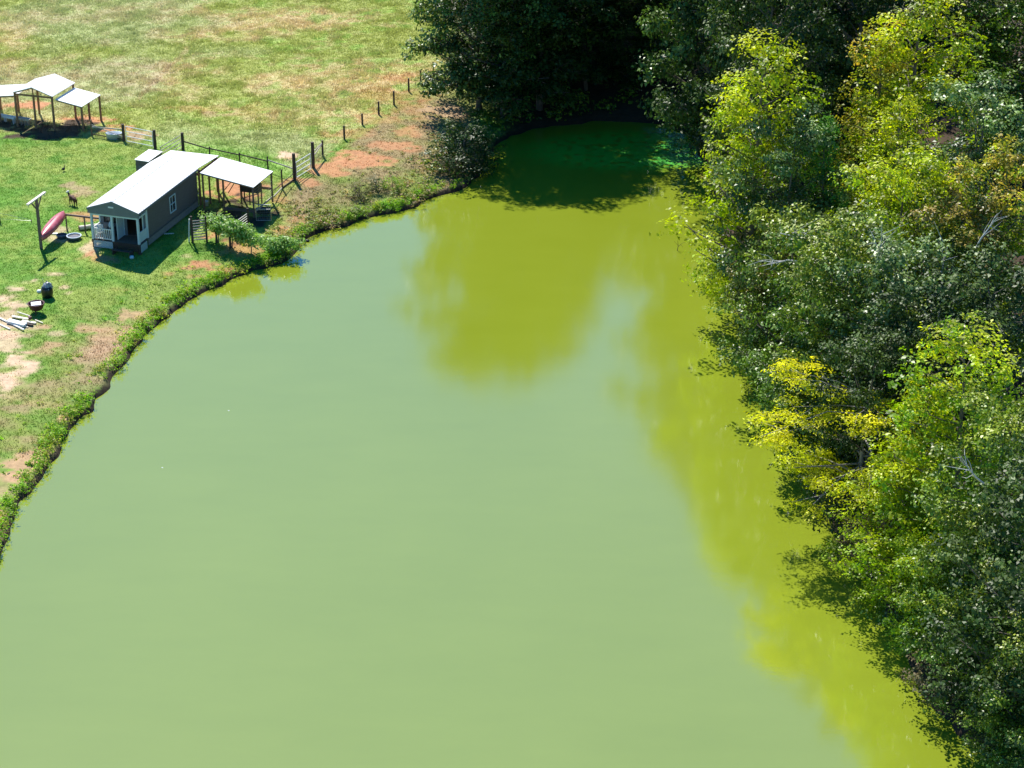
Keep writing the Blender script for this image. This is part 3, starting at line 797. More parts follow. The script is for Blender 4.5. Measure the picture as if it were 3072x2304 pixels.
# keep clumps landward
allp = np.concatenate([lr, lr2, pn])
sdv = signed_dist(allp[:, 0], allp[:, 1])
allp = allp[(sdv > 0.05)]
sdv = signed_dist(allp[:, 0], allp[:, 1])
kp = rr_.random(len(allp)) < 0.25 + 1.1 * sstep(.35, .6, fbm(n6, allp[:, 0] * .35, allp[:, 1] * .35, 3)); allp = allp[kp]; sdv = sdv[kp]
wr = np.where(sdv < 1.0, rr_.uniform(0.16, 0.5, len(allp)), rr_.uniform(0.12, 0.24, len(allp)))
undergrowth('bank_weeds', np.c_[allp, gz(allp[:, 0], allp[:, 1]) + wr * .35], wr, LM['weed'], 'low bright leafy weeds fringing the open left bank of the pond', 24, per=330, leaf=.11, flat=.7)
# rough weeds on the clay slope right of the cabin
q = rr_.uniform(0, 1, (5200, 2)); qx = 800 + q[:, 0] * 640; qy = 330 + q[:, 1] * 370
bx_, by_ = UA(qx, qy, G); sdv = signed_dist(bx_, by_)
fl = fence_line(qx)
dens = fbm(n6, bx_ * .6, by_ * .6, 3)
band = sstep(7.0, 0.6, sdv)
_, bmk = ground_col(bx_, by_, sdv)
kk = (sdv > 0.1) & (qy > fl + 22) & (qx + (qy - 560) * .6 > 845) & (rr_.random(len(qx)) < (0.06 + 0.75 * band * sstep(.38, .6, dens)) * (1 - .75 * bmk))
bx_, by_, sdv = bx_[kk], by_[kk], sdv[kk]
wr = rr_.uniform(0.16, 0.44, len(bx_)) * (0.7 + 1.1 * sstep(4, 0, sdv) * (rr_.random(len(bx_)) < .5))
undergrowth('slope_weeds', np.c_[bx_, by_, gz(bx_, by_) + wr * .3], wr, LM['slope'], 'ragged weeds covering the clay slope between fence and pond', 25, per=230, leaf=.13, flat=.75)

# ------------------------------------------------------------------ cabin
PHI = R(-17.5)
cu = Vector((math.cos(PHI), math.sin(PHI), 0)); cv = Vector((-math.sin(PHI), math.cos(PHI), 0))
RE = U(415.3, 641, G + 3.0)
org = Vector((RE.x, RE.y, G)) - cu * 4.05
cabin = empty('cabin', org, PHI)
tag(cabin, 'narrow grey cabin with white metal roof and small front porch by the pond', 'cabin')
W, LN, EZ, RZ, FZ = 4.05, 9.75, 3.0, 3.68, 0.6
RX = 2.0
def roof_slab(mb, pts, th=0.05):
    a = [Vector(p) for p in pts]
    n = (a[1] - a[0]).cross(a[2] - a[0]).normalized()
    if n.z < 0: n = -n
    vs = a + [p - n * th for p in a]
    mb.add(vs, [(0, 1, 2, 3), (7, 6, 5, 4), (0, 4, 5, 1), (1, 5, 6, 2), (2, 6, 7, 3), (3, 7, 4, 0)])
def ribbed(name, pts, parent, mt, step=0.35):
    """a sheet metal slope: pts = low front, high front, high back, low back"""
    mb = MB(); roof_slab(mb, pts)
    a, b, c, d = [Vector(p) for p in pts]
    L_ = (d - a).length; n = int(L_ / step)
    nr = (b - a).cross(d - a).normalized(); nr = nr if nr.z > 0 else -nr
    for i in range(n + 1):
        t = (i + 0.5) / (n + 1)
        p0 = a + (d - a) * t + nr * .012; p1 = b + (c - b) * t + nr * .012
        mb.bar(p0 + (p1 - p0) * .01, p1 - (p1 - p0) * .01, .06, .018, nr)
    return mb.build(name, mt, parent)
ribbed('roof_slope', [(0, 0, EZ), (RX - .004, 0, RZ), (RX - .004, LN, RZ), (0, LN, EZ)], cabin, M['roof'])
ribbed('roof_slope', [(W, 0, EZ), (RX + .004, 0, RZ), (RX + .004, LN, RZ), (W, LN, EZ)], cabin, M['roof'])
MB().bar((RX, 0.01, RZ - .004), (RX, LN - .01, RZ - .004), .14, .03).build('ridge_cap', M['roof'], cabin)
mb = MB()
mb.bar((0, -.02, EZ - .07), (RX, -.02, RZ - .07), .03, .15); mb.bar((RX, -.02, RZ - .07), (W, -.02, EZ - .07), .03, .15)
mb.bar((W - .0, .02, EZ - .10), (W - .0, LN, EZ - .10), .03, .13); mb.bar((0, .02, EZ - .10), (0, LN, EZ - .10), .03, .13)
mb.build('fascia', M['gable'], cabin)
X0, X1, Y1, YB = 0.18, 3.87, 1.5, 9.6
# lapped siding
def laps(mb, p0, p1, z0, z1, out, holes=(), pitch=0.17):
    p0 = Vector((*p0, 0)); p1 = Vector((*p1, 0)); d = (p1 - p0); Ln = d.length; d.normalize(); o = Vector((*out, 0))
    z = z0
    while z < z1 - 1e-3:
        zt = min(z + pitch, z1)
        segs = [(0, Ln)]
        for a, b, c, e in holes:
            if z < e - .01 and zt > c + .01:
                new = []
                for s, t in segs:
                    if b <= s or a >= t: new.append((s, t))
                    else:
                        if a > s: new.append((s, a))
                        if b < t: new.append((b, t))
                segs = new
        for s, t in segs:
            A = p0 + d * s; B = p0 + d * t
            vs = [A + Vector((0, 0, z)) + o * .03, B + Vector((0, 0, z)) + o * .03, B + Vector((0, 0, zt)) + o * .008, A + Vector((0, 0, zt)) + o * .008,
                  A + Vector((0, 0, z)) - o * .05, B + Vector((0, 0, z)) - o * .05, B + Vector((0, 0, zt)) - o * .05, A + Vector((0, 0, zt)) - o * .05]
            mb.add(vs, [(0, 1, 2, 3), (5, 4, 7, 6), (1, 0, 4, 5), (3, 2, 6, 7), (0, 3, 7, 4), (2, 1, 5, 6)])
        z = zt
WY0, WY1, WZ0, WZ1 = 5.2, 6.0, 1.15, 2.3
for nm, a, b, o, hs in (('side_wall', (X1, Y1), (X1, YB), (1, 0), [(WY0 - Y1, WY1 - Y1, WZ0, WZ1)]), ('side_wall', (X0, Y1), (X0, YB), (-1, 0), []), ('back_wall', (X0, YB), (X1, YB), (0, 1), []),
                        ('front_wall', (X0, Y1), (X1, Y1), (0, -1), [(0.35, 1.55, 1.45, 2.45), (2.1, 3.35, .6, 2.5)])):
    mb = MB(); laps(mb, a, b, FZ, EZ - .1, o, hs)
    w = mb.build(nm, M['siding'] if nm != 'front_wall' else M['gable'], cabin); w['kind'] = 'stuff'
MB().box(X0 + .05, X1 - .05, Y1 + .06, YB - .06, FZ - .05, FZ + .02).build('floor', M['deck'], cabin)
# gable panel above the porch
mb = MB()
mb.add([(.03, .03, 2.60), (W - .03, .03, 2.60), (W - .03, .03, EZ - .05), (RX, .03, RZ - .06), (.03, .03, EZ - .05),
        (.03, .09, 2.60), (W - .03, .09, 2.60), (W - .03, .09, EZ - .05), (RX, .09, RZ - .06), (.03, .09, EZ - .05)],
       [(0, 1, 2, 3, 4), (9, 8, 7, 6, 5), (0, 5, 6, 1), (1, 6, 7, 2), (2, 7, 8, 3), (3, 8, 9, 4), (4, 9, 5, 0)])
mb.build('gable_panel', M['gable'], cabin)
MB().box(RX - .30, RX + .10, -.01, .028, 3.16, 3.27).build('gable_vent', M['white'], cabin)
mb = MB(); mb.box(.16, W - .16, .10, .20, 2.46, 2.60); mb.build('header_beam', M['bluewhite'], cabin)
mb = MB(); mb.box(X1 - .08, X1 + .02, .26, Y1 - .06, 2.46, 2.60); mb.build('header_beam', M['bluewhite'], cabin)
for x in (.24, 1.82, 3.84):
    mb = MB(); mb.box(x - .075, x + .075, .09 + .004, .24, FZ + .002, 2.456); mb.build('porch_post', M['bluewhite'], cabin)
for x, y in ((X1 + .005, Y1 - .03), (X0 - .005, Y1 - .03), (X1 + .005, YB + .03)):
    MB().box(x - .06, x + .06, y - .06, y + .06, FZ - .02, EZ - .12).build('corner_trim', M['bluewhite'] if y < 5 else M['siding'], cabin)
# porch railing
MB().box(.32, 1.74, .13, .19, 1.40, 1.47).build('hand_rail', M['white'], cabin); MB().box(.32, 1.74, .13, .19, .68, .74).build('bottom_rail', M['white'], cabin)
MB().box(.21, .27, .26, 1.42, 1.40, 1.47).build('hand_rail', M['white'], cabin); MB().box(.21, .27, .26, 1.42, .68, .74).build('bottom_rail', M['white'], cabin)
bal = MB().box(-.022, .022, -.022, .022, .742, 1.398).mesh('baluster', M['white'])
for i in range(9): place('baluster', bal, cabin, (.42 + i * .155, .16, 0))
for i in range(7): place('baluster', bal, cabin, (.24, .36 + i * .155, 0))
MB().box(X1 - .05, X1 + .0, .25, Y1 - .10, .66, 1.42).build('knee_wall', M['bluewhite'], cabin)
# open door and doorway
d_ = MB().box(2.02, 2.07, .42, 1.44, .64, 2.44).build('door', M['bluewhite'], cabin)
MB().tube([(2.10, .56, 1.5), (2.16, .56, 1.5)], .025, 8).build('handle', M['steel'], d_)
for a, b in ((1.98, 2.10), (3.53, 3.62)): MB().box(a, b, 1.40, 1.462, .62, 2.45).build('door_jamb', M['bluewhite'], cabin)
mb = MB(); 
for a, b in ((.48, .54), (1.68, 1.74)): mb.box(a, b, 1.43, 1.463, 1.45, 2.45)
mb.box(.54, 1.68, 1.43, 1.463, 1.44, 1.50); mb.box(.54, 1.68, 1.43, 1.463, 2.39, 2.45)
wf = mb.build('porch_window', M['dark'], cabin)
MB().box(.54, 1.68, 1.50, 1.51, 1.48, 2.41).build('pane', M['glass'], wf)
# side window
mb = MB(); xo = X1 + .035
mb.box(X1 - .02, xo + .02, WY0 - .09, WY0, WZ0 - .06, WZ1 + .08); mb.box(X1 - .02, xo + .02, WY1, WY1 + .09, WZ0 - .06, WZ1 + .08)
mb.box(X1 - .02, xo + .02, WY0, WY1, WZ1, WZ1 + .08); mb.box(X1 - .02, xo + .02, WY0, WY1, WZ0 - .06, WZ0)
mb.box(X1 - .02, xo, WY0, WY1, 1.70, 1.76); mb.box(X1 - .015, xo - .01, (WY0 + WY1) / 2 - .018, (WY0 + WY1) / 2 + .018, WZ0, 1.70); mb.box(X1 - .015, xo - .01, (WY0 + WY1) / 2 - .018, (WY0 + WY1) / 2 + .018, 1.76, WZ1)
sw = mb.build('window', M['bluewhite'], cabin)
MB().box(X1 - .012, X1 - .006, WY0, WY1, WZ0, WZ1).build('pane', M['glass'], sw)
# deck, joists, skirting
for i in range(10):
    y = .12 + i * .142
    MB().box(.14, X1 + .06, y, y + .128, FZ - .04, FZ).build('plank', M['deck'], cabin)
mb = MB(); mb.box(.14, X1 + .06, .085, .115, FZ - .22, FZ - .005); mb.build('rim_board', M['oldwood'], cabin)
mb = MB(); mb.box(X1 + .035, X1 + .06, Y1 - .1, YB, .06, FZ - .02); mb.build('skirting', M['skirt'], cabin)
mb = MB(); mb.box(X1 + .062, X1 + .09, Y1 - .1, YB, FZ - .06, FZ + .02); mb.build('skirt_trim', M['siding'], cabin)
for x in (.25, 1.9, 3.8):
    for y in (.25, 4.6, 9.3): MB().box(x - .1, x + .1, y - .1, y + .1, -1.0, FZ - .045).build('pier', M['oldwood'], cabin)
mb = MB(); mb.box(2.0, 3.5, -.62, -.34, .20, .25); mb.box(2.06, 2.12, -.60, -.02, -.4, .20); mb.box(3.38, 3.44, -.60, -.02, -.4, .20); mb.build('porch_step', M['oldwood'], cabin)
def lattice(x0, x1, z0, z1, origin, ax, mt, name='lattice'):
    """crossed laths in a frame; ax = unit direction of the panel"""
    mb = MB(); o = Vector(origin); a = Vector(ax); up = Vector((0, 0, 1)); n = a.cross(up)
    w, h = x1 - x0, z1 - z0; st = .11
    for sgn, off in ((1, .0), (-1, .012)):
        c = -h
        while c < w:
            s0 = max(0, c) if sgn > 0 else max(0, c); e0 = min(w, c + h)
            if sgn > 0: pa = (s0, s0 - c); pb = (e0, e0 - c)
            else: pa = (s0, h - (s0 - c)); pb = (e0, h - (e0 - c))
            if e0 - s0 > .03: mb.bar(o + a * (x0 + pa[0]) + up * (z0 + pa[1]) + n * off, o + a * (x0 + pb[0]) + up * (z0 + pb[1]) + n * off, .035, .008, n)
            c += st
    l = mb.build(name, mt, cabin); l['kind'] = 'stuff'
lattice(.30, 1.80, .06, FZ - .03, (0, .05, 0), (1, 0, 0), M['bluewhite'])
lattice(1.95, 3.75, .03, FZ - .03, (0, .05, 0), (1, 0, 0), M['oldwood'])
lattice(.12, 1.10, -.02, FZ - .05, (X1 + .10, 0, 0), (0, 1, 0), M['bluewhite'])
# things on the porch
def local(o, x, y, z=0): return org + cu * x + cv * y + Vector((0, 0, z))
# rear lean roof of the cabin
rr0 = ribbed('rear_roof', [(.05, LN + 3.7, 2.78), (.05, LN + .03, EZ + .04), (W - .02, LN + .03, EZ + .04), (W - .02, LN + 3.7, 2.78)], cabin, M['roof'])
for x, y in ((.2, LN + 3.5), (W - .2, LN + 3.5), (2, LN + 3.5), (W - .2, LN + .5)): MB().box(x - .06, x + .06, y - .06, y + .06, -.1, 2.72).build('rear_post', M['wood'], cabin)
mb = MB(); mb.box(W - .2, W - .03, LN + .05, LN + 3.65, 2.42, 2.6); mb.box(.06, W - .21, LN + 3.45, LN + 3.65, 2.5, 2.64); mb.build('rear_beam', M['wood'], cabin)
mb = MB(); laps(mb, (.1, LN + .2), (.1, LN + 3.5), .1, 2.5, (-1, 0)); w = mb.build('rear_wall', M['siding'], cabin); w['kind'] = 'stuff'

# ------------------------------------------------------------------ pen shelter beside the cabin
lo = U(600, 518, G + 2.8); lo = Vector((lo.x, lo.y, G))
pen = empty('pen_shelter', lo, PHI)
tag(pen, 'open pen shelter with sloping white metal roof attached behind the cabin', 'shelter')
PW, PD, PH, PL = 4.25, 3.65, 2.8, 2.12
ribbed('roof', [(PW, 0, PL), (0, 0, PH), (0, PD, PH), (PW, PD, PL)], pen, M['roof'])
def roofz(x): return PH + (PL - PH) * x / PW - .1
for x, y in ((.12, .12), (1.75, .12), (PW - .12, .12), (.12, PD - .12), (1.6, PD - .12), (PW - .12, PD - .12), (.5, 1.9), (.12, 1.2)):
    MB().box(x - .055, x + .055, y - .055, y + .055, -.3, roofz(x) - .06).build('post', M['wood'] if x < 3 else M['polewood'], pen)
for y in (.12, PD - .12):
    MB().bar((0.0, y, roofz(0)), (PW, y, roofz(PW)), .05, .14).build('rafter', M['wood'], pen)
for x in (.03, 1.4, 2.8, PW - .06):
    MB().bar((x, .15, roofz(x) + .03), (x, PD - .15, roofz(x) + .03), .05, .09).build('purlin', M['polewood'], pen)
MB().bar((1.8, PD - .12, .75), (PW - .12, PD - .12, .75), .05, .2).build('rail', M['wood'], pen)
MB().bar((1.8, .10, .18), (PW - .12, .10, .18), .05, .2).build('rail', M['polewood'], pen)
MB().bar((PW - .10, .12, .12), (PW - .10, PD - .12, .12), .05, .14).build('rail', M['greywood'], pen)
MB().bar((.6, PD - .3, .1), (1.5, PD - .3, 1.5), .06, .06).build('brace', M['wood'], pen)
MB().bar((.3, 2.2, .1), (1.1, PD - .2, 1.3), .05, .05).build('brace', M['wood'], pen)
mb = MB()
for zz_ in np.arange(.2, 1.9, .2): mb.bar((PW - .06, .15, zz_), (PW - .06, PD - .15, zz_), .008, .008)
for y in np.arange(.3, PD - .2, .2): mb.bar((PW - .06, y, .12), (PW - .06, y, 1.9), .008, .008)
w = mb.build('wire_mesh', M['wire'], pen); w['kind'] = 'stuff'

def L2(o, x, y, z=0.0):
    return Vector(o) + cu * x + cv * y + Vector((0, 0, z))
# hay feeder
fd = empty('hay_feeder', L2(lo, 2.2, 2.0), PHI); tag(fd, 'dark wooden hay feeder on legs under the pen shelter roof', 'feeder')
MB().box(0, 1.5, 0, .7, .85, .9).build('bottom', M['oldwood'], fd)
for y0 in (0, .65): MB().box(0, 1.5, y0, y0 + .05, .9, 1.45).build('side_board', M['oldwood'], fd)
for x0 in (0, 1.45): MB().box(x0, x0 + .05, .05, .65, .9, 1.45).build('end_board', M['oldwood'], fd)
lg = MB().box(-.04, .04, -.04, .04, -.15, .85).mesh('leg', M['wood'])
for x, y in ((.05, .05), (1.45, .05), (.05, .65), (1.45, .65), (.75, .05)): place('leg', lg, fd, (x, y, 0))
MB().bar((.1, .02, .3), (1.4, .02, .8), .04, .06).build('brace', M['wood'], fd)
# white bucket
b = empty('bucket', UG(620, 618)); tag(b, 'white plastic bucket in the shade of the pen shelter', 'bucket')
MB().lathe([(.001, .0), (.13, 0), (.16, .38), (.175, .38), (.175, .41), (.15, .41), (.12, .03), (.001, .03)], 14).build('body', M['white'], b, True)
MB().tube([(.17, 0, .38), (.12, 0, .52), (0, 0, .57), (-.12, 0, .52), (-.17, 0, .38)], .012, 5).build('handle', M['steel'], b)

# small coop left of the cabin back
ao = U(403, 478.4, G + 2.0); ao = Vector((ao.x, ao.y, G))
coop = empty('coop', ao, PHI); tag(coop, 'small dark coop with white metal roof behind the cabin', 'shed')
roof_o = MB(); roof_slab(roof_o, [(0, 0, 2.0), (1.18, 0, 1.96), (1.18, 2.45, 1.96), (0, 2.45, 2.0)]); roof_o.build('roof', M['roof'], coop)
for nm, a, b_, o in (('front_wall', (.06, .08), (1.12, .08), (0, -1)), ('side_wall', (.06, .08), (.06, 2.38), (-1, 0)), ('side_wall', (1.12, .08), (1.12, 2.38), (1, 0)), ('back_wall', (.06, 2.38), (1.12, 2.38), (0, 1))):
    mb = MB(); laps(mb, a, b_, 0, 1.93, o, (), .3); mb.build(nm, M['siding'], coop)
MB().box(.3, .85, .02, .045, .2, 1.5).build('door', M['gable'], coop)

# ------------------------------------------------------------------ field shelter, upper left
so = U(157, 289.4, G + 3.0); so = Vector((so.x, so.y, G)) - cu * 3.7
shel = empty('field_shelter', so, PHI)
tag(shel, 'open post shelter with white gable roof and two lower side roofs', 'shelter')
GWd, GD = 3.7, 3.9
ribbed('gable_roof', [(0, 0, 3.0), (GWd / 2 - .004, 0, 3.6), (GWd / 2 - .004, GD, 3.6), (0, GD, 3.0)], shel, M['roof'])
ribbed('gable_roof', [(GWd, 0, 3.0), (GWd / 2 + .004, 0, 3.6), (GWd / 2 + .004, GD, 3.6), (GWd, GD, 3.0)], shel, M['roof'])
ribbed('side_roof', [(GWd + 2.35, .45, 2.22), (GWd - .05, .45, 2.62), (GWd - .05, 3.75, 2.62), (GWd + 2.35, 3.75, 2.22)], shel, M['roof'])
ribbed('side_roof', [(-3.6, .45, 2.12), (.05, .45, 2.62), (.05, 3.75, 2.62), (-3.6, 3.75, 2.12)], shel, M['roof'])
for x, y, zt in ((.15, .15, 2.9), (1.85, .15, 2.9), (3.55, .15, 2.9), (.15, 3.75, 2.9), (3.55, 3.75, 2.9), (GWd + 2.25, .55, 2.14), (GWd + 2.25, 3.65, 2.14), (GWd + 1.2, 3.65, 2.3), (-1.7, 3.6, 2.25), (-1.7, .55, 2.25), (-3.4, .55, 2.02), (-3.4, 3.6, 2.02)):
    MB().box(x - .07, x + .07, y - .07, y + .07, -.3, zt).build('post', M['wood'], shel)
mb = MB(); mb.bar((.05, .15, 2.82), (GWd - .05, .15, 2.82), .08, .14); mb.build('tie_beam', M['wood'], shel)
mb = MB(); mb.bar((.05, 3.75, 2.82), (GWd - .05, 3.75, 2.82), .08, .14); mb.build('tie_beam', M['wood'], shel)
for a, b_ in (((.05, .15, 2.92), (1.85, .15, 3.50)), ((1.85, .15, 3.50), (3.65, .15, 2.92))): MB().bar(a, b_, .06, .12).build('rafter', M['wood'], shel)
MB().bar((1.85, .15, 2.9), (1.85, .15, 3.45), .08, .08).build('king_post', M['wood'], shel)
for y in (.55, 3.65):
    MB().bar((GWd, y, 2.5), (GWd + 2.3, y, 2.12), .05, .12).build('rafter', M['wood'], shel)
    MB().bar((0, y, 2.5), (-3.5, y, 2.02), .05, .12).build('rafter', M['wood'], shel)
# feed troughs by the shelter
def trough(a, b_, label, mt, w=.34):
    A = U(*a); B = U(*b_); d = (B - A); L_ = d.length
    t = empty('feed_trough', A, math.atan2(d.y, d.x)); tag(t, label, 'trough', 'feed troughs in front of the field shelter')
    mb = MB(); mb.box(0, L_, -w / 2, w / 2, .46, .49); mb.box(0, L_, -w / 2 - .03, -w / 2, .46, .62); mb.box(0, L_, w / 2, w / 2 + .03, .46, .62); mb.box(-.03, 0, -w / 2, w / 2, .46, .62); mb.box(L_, L_ + .03, -w / 2, w / 2, .46, .62)
    mb.build('basin', mt, t)
    for i in range(4):
        x = .15 + i * (L_ - .3) / 3
        MB().box(x - .02, x + .02, -w / 2, w / 2, -.1, .455).build('leg', mt, t)
    return t
trough((-40, 357), (48, 372), 'long white feed trough on legs cut off at the left edge', M['white'])
trough((52, 372), (92, 378), 'short grey feed trough in the shade of the field shelter', M['steel'])

# ------------------------------------------------------------------ fences
def post_mesh(r, h, sq=False):
    mb = MB()
    if sq: mb.box(-r, r, -r, r, -.3, h)
    else: mb.tube([(0, 0, -.3), (0, 0, h * .5), (0, 0, h)], [r, r * .97, r * .93], 9)
    return mb
def fence_obj(label, first): 
    p = UG(*first); z = p.z
    f = empty('fence', (p.x, p.y, z)); tag(f, label, 'fence'); return f, Vector((p.x, p.y, z))
def fpost(f, o, px, py, h, r, mt='oldwood', name='post'):
    p = UG(px, py); z = p.z
    post_mesh(r, h).build(name, M[mt], f).location = Vector((p.x, p.y, z)) - o
    return Vector((p.x, p.y, z)) - o
def frail(f, a, b, z0, z1, w=.05, h=.09, mt='oldwood', name='rail'):
    return MB().bar(a + Vector((0, 0, z0)), b + Vector((0, 0, z1)), w, h).build(name, M[mt], f)

f1, o1 = fence_obj('dark post and rail fence running from the field shelter towards the cabin', (275.5, 407))
a = fpost(f1, o1, 275.5, 407, 1.35, .07, 'wood'); b = fpost(f1, o1, 372, 424, 1.45, .13)
frail(f1, a, b, .75, 1.0, mt='greywood'); frail(f1, a, b, .95, .35, .04, .06, 'greywood'); frail(f1, a, b, .15, .15, .04, .08)
# H brace
def pipe_gate(a, b, h, n, label, rad=.028, mt='steel', z0=.12, upr=2, cat='gate'):
    A = UG(*a); B = UG(*b)
    g = empty('pipe_gate', A); tag(g, label, cat)
    d = B - A
    for i in range(n):
        z = z0 + (h - z0) * i / (n - 1)
        MB().tube([Vector((0, 0, z)), d + Vector((0, 0, z))], rad, 7).build('rail', M[mt], g)
    for i in range(upr):
        t = i / (upr - 1) if upr > 1 else 0
        MB().tube([d * t + Vector((0, 0, z0 - .02)), d * t + Vector((0, 0, h + .02))], rad, 7).build('stile', M[mt], g)
    return g
pipe_gate((380, 427), (460, 443), 1.35, 4, 'closed white pipe gate between two thick posts near the field shelter', .032, 'white')
pipe_gate((546, 449), (484, 487), 1.25, 5, 'brown pipe gate swung open from a thick post behind the cabin', .032, 'greywood')

f2, o2 = fence_obj('low rail fence with short posts behind the cabin roof', (466, 447))
p0 = fpost(f2, o2, 466, 447, 1.6, .13); p1 = fpost(f2, o2, 549.5, 450, 1.45, .13)
pr_ = p1
for i, (x, y, h) in enumerate(((630, 474, .95), (720, 492, .95), (804, 511, 1.15))):
    c = fpost(f2, o2, x, y, h, .06); frail(f2, pr_, c, .8 if i else .75, .75); pr_ = c
c = fpost(f2, o2, 884, 540, 2.15, .14); frail(f2, pr_, c, .85, .9, mt='greywood')
f2b = fpost(f2, o2, 847, 566, 1.55, .06); frail(f2, f2b, c, .08, .08, .06, .10, 'oldwood')
pc = U(822, 592); pcz = Vector((pc.x, pc.y, G)) - o2; frail(f2, pcz, f2b, .08, .08, .06, .10, 'greywood')
frail(f2, pcz, c, .55, .6, .04, .05)

pipe_gate((890, 537), (933, 510), 1.35, 4, 'white rail gate between the two thickest posts on the clay slope', .035, 'white')

f3, o3 = fence_obj('wire fence of slim dark posts climbing along the top of the clay slope', (940, 502))
q0 = fpost(f3, o3, 940, 503, 2.1, .14, 'oldwood'); pts3 = [q0]
for x, y, h in ((968.4, 470, 1.35), (1033, 418, 1.15), (1087, 374, .95), (1136.5, 344, 1.15), (1182, 314, 1.2), (1226.5, 275, 1.2), (1262, 250, 1.2), (1300, 225, 1.2)):
    pts3.append(fpost(f3, o3, x, y, h,   .085 if x < 1250 else .06))
frail(f3, pts3[0], pts3[1], 1.25, 1.15, .05, .07, 'greywood'); frail(f3, pts3[0], pts3[1], .9, 1.05, .05, .07, 'greywood')
for z in (.35, .65, .95):
    MB().tube([p + Vector((0, 0, z)) for p in pts3], .006, 4).build('wire', M['wire'], f3)

f4, o4 = fence_obj('thin wire fence with one short post at the left edge of the yard', (0, 668))
a = fpost(f4, o4, 0, 668, .9, .06); b = fpost(f4, o4, 95, 668, .25, .03); c = fpost(f4, o4, -120, 640, .9, .06)
for z in (.3, .75): MB().tube([c + Vector((0, 0, z)), a + Vector((0, 0, z)), b + Vector((0, 0, .1 + z * .15))], .012, 4).build('wire', M['wire'], f4)

# slatted panel fences beside the vines
def slat_panel(a, b, h, n, label, mt='greywood', posts=True, ph=(2.0, 1.9)):
    A = UG(*a); B = UG(*b)
    g = empty('slatted_panel', A); tag(g, label, 'fence panel')
    d = B - A; d.z = 0
    if posts:
        MB().tube([(0, 0, -.3), (0, 0, ph[0])], [.09, .085], 9).build('post', M['oldwood'], g)
        MB().tube([d + Vector((0, 0, -.3)), d + Vector((0, 0, ph[1]))], [.08, .075], 9).build('post', M['oldwood'], g)
    s = MB().bar(Vector((0, 0, 0)) + d * .06, d * .94, .03, .07).mesh('slat', M[mt])
    for i in range(n):
        o = place('slat', s, g, (0, 0, .18 + (h - .18) * i / (n - 1)))
    return g
slat_panel((578, 727), (621, 727), 1.62, 8, 'weathered slatted panel between two dark posts beside the vines')
slat_panel((746, 690), (706, 716), 1.30, 7, 'grey slatted panel with pipe rails in the shade behind the vines', 'steel', True, (1.7, .9))
# pale white sleeve leaning on the first panel
p = UG(567, 726); t = empty('plastic_pipe', p); tag(t, 'white plastic pipe standing against the weathered slatted panel', 'pipe')
MB().tube([(0, 0, .0), (.05, .02, .8), (.12, .05, 1.75)], .05, 8).build('tube', M['white'], t)
# chain-link panel at the corner of the pen shelter
def wire_panel(a, b, h, label, parent_name='wire_panel', lean=0.0, mid=True):
    A = UG(*a); B = UG(*b); g = empty(parent_name, A); tag(g, label, 'panel'); d = B - A; d.z = 0
    nrm = Vector((-d.y, d.x, 0)).normalized() * lean; up = Vector((0, 0, h)) + nrm
    mb = MB()
    for z in ((.02, 1.0) if not mid else (.02, .72, 1.0)): mb.tube([up * z, d + up * z], .025, 6)
    mb.tube([up * 0, up], .025, 6); mb.tube([d, d + up], .025, 6); mb.build('frame', M['steel'], g)
    m2 = MB(); Ln = d.length; st = .16
    k_ = 0
    while k_ * st < Ln: m2.tube([d * (k_ * st / Ln), d * (k_ * st / Ln) + up], .004, 3, False); k_ += 1
    k_ = 0
    while k_ * st < h: m2.tube([up * (k_ * st / h), d + up * (k_ * st / h)], .004, 3, False); k_ += 1
    w = m2.build('mesh_wire', M['wire'], g); w['kind'] = 'stuff'
    return g
wire_panel((769, 662), (814, 668), 1.25, 'metal-framed wire panel at the front corner of the pen shelter')
wire_panel((578, 632), (603, 613), 1.25, 'metal-framed wire panel leaning against the grey cabin wall', lean=.12)
# dark trough under the panel
t = empty('water_trough', UG(790, 640)); tag(t, 'black rubber water trough behind the wire panel', 'trough')
MB().lathe([(.001, .0), (.42, 0), (.48, .38), (.5, .40), (.45, .40), (.40, .06), (.001, .06)], 18, sx=1.2, sy=.7).build('basin', M['plastic'], t, True)
MB().lathe([(.001, .30), (.42, .30)], 18, sx=1.18, sy=.68).build('water', M['tubwater'], t)
t = empty('water_trough', UG(343, 416)); tag(t, 'pale blue-grey water trough behind the rail fence near the field shelter', 'trough')
MB().lathe([(.001, .0), (.52, 0), (.58, .48), (.61, .5), (.55, .50), (.5, .3), (.001, .3)], 20, sx=1.15, sy=.75).build('basin', M['rim'], t, True)

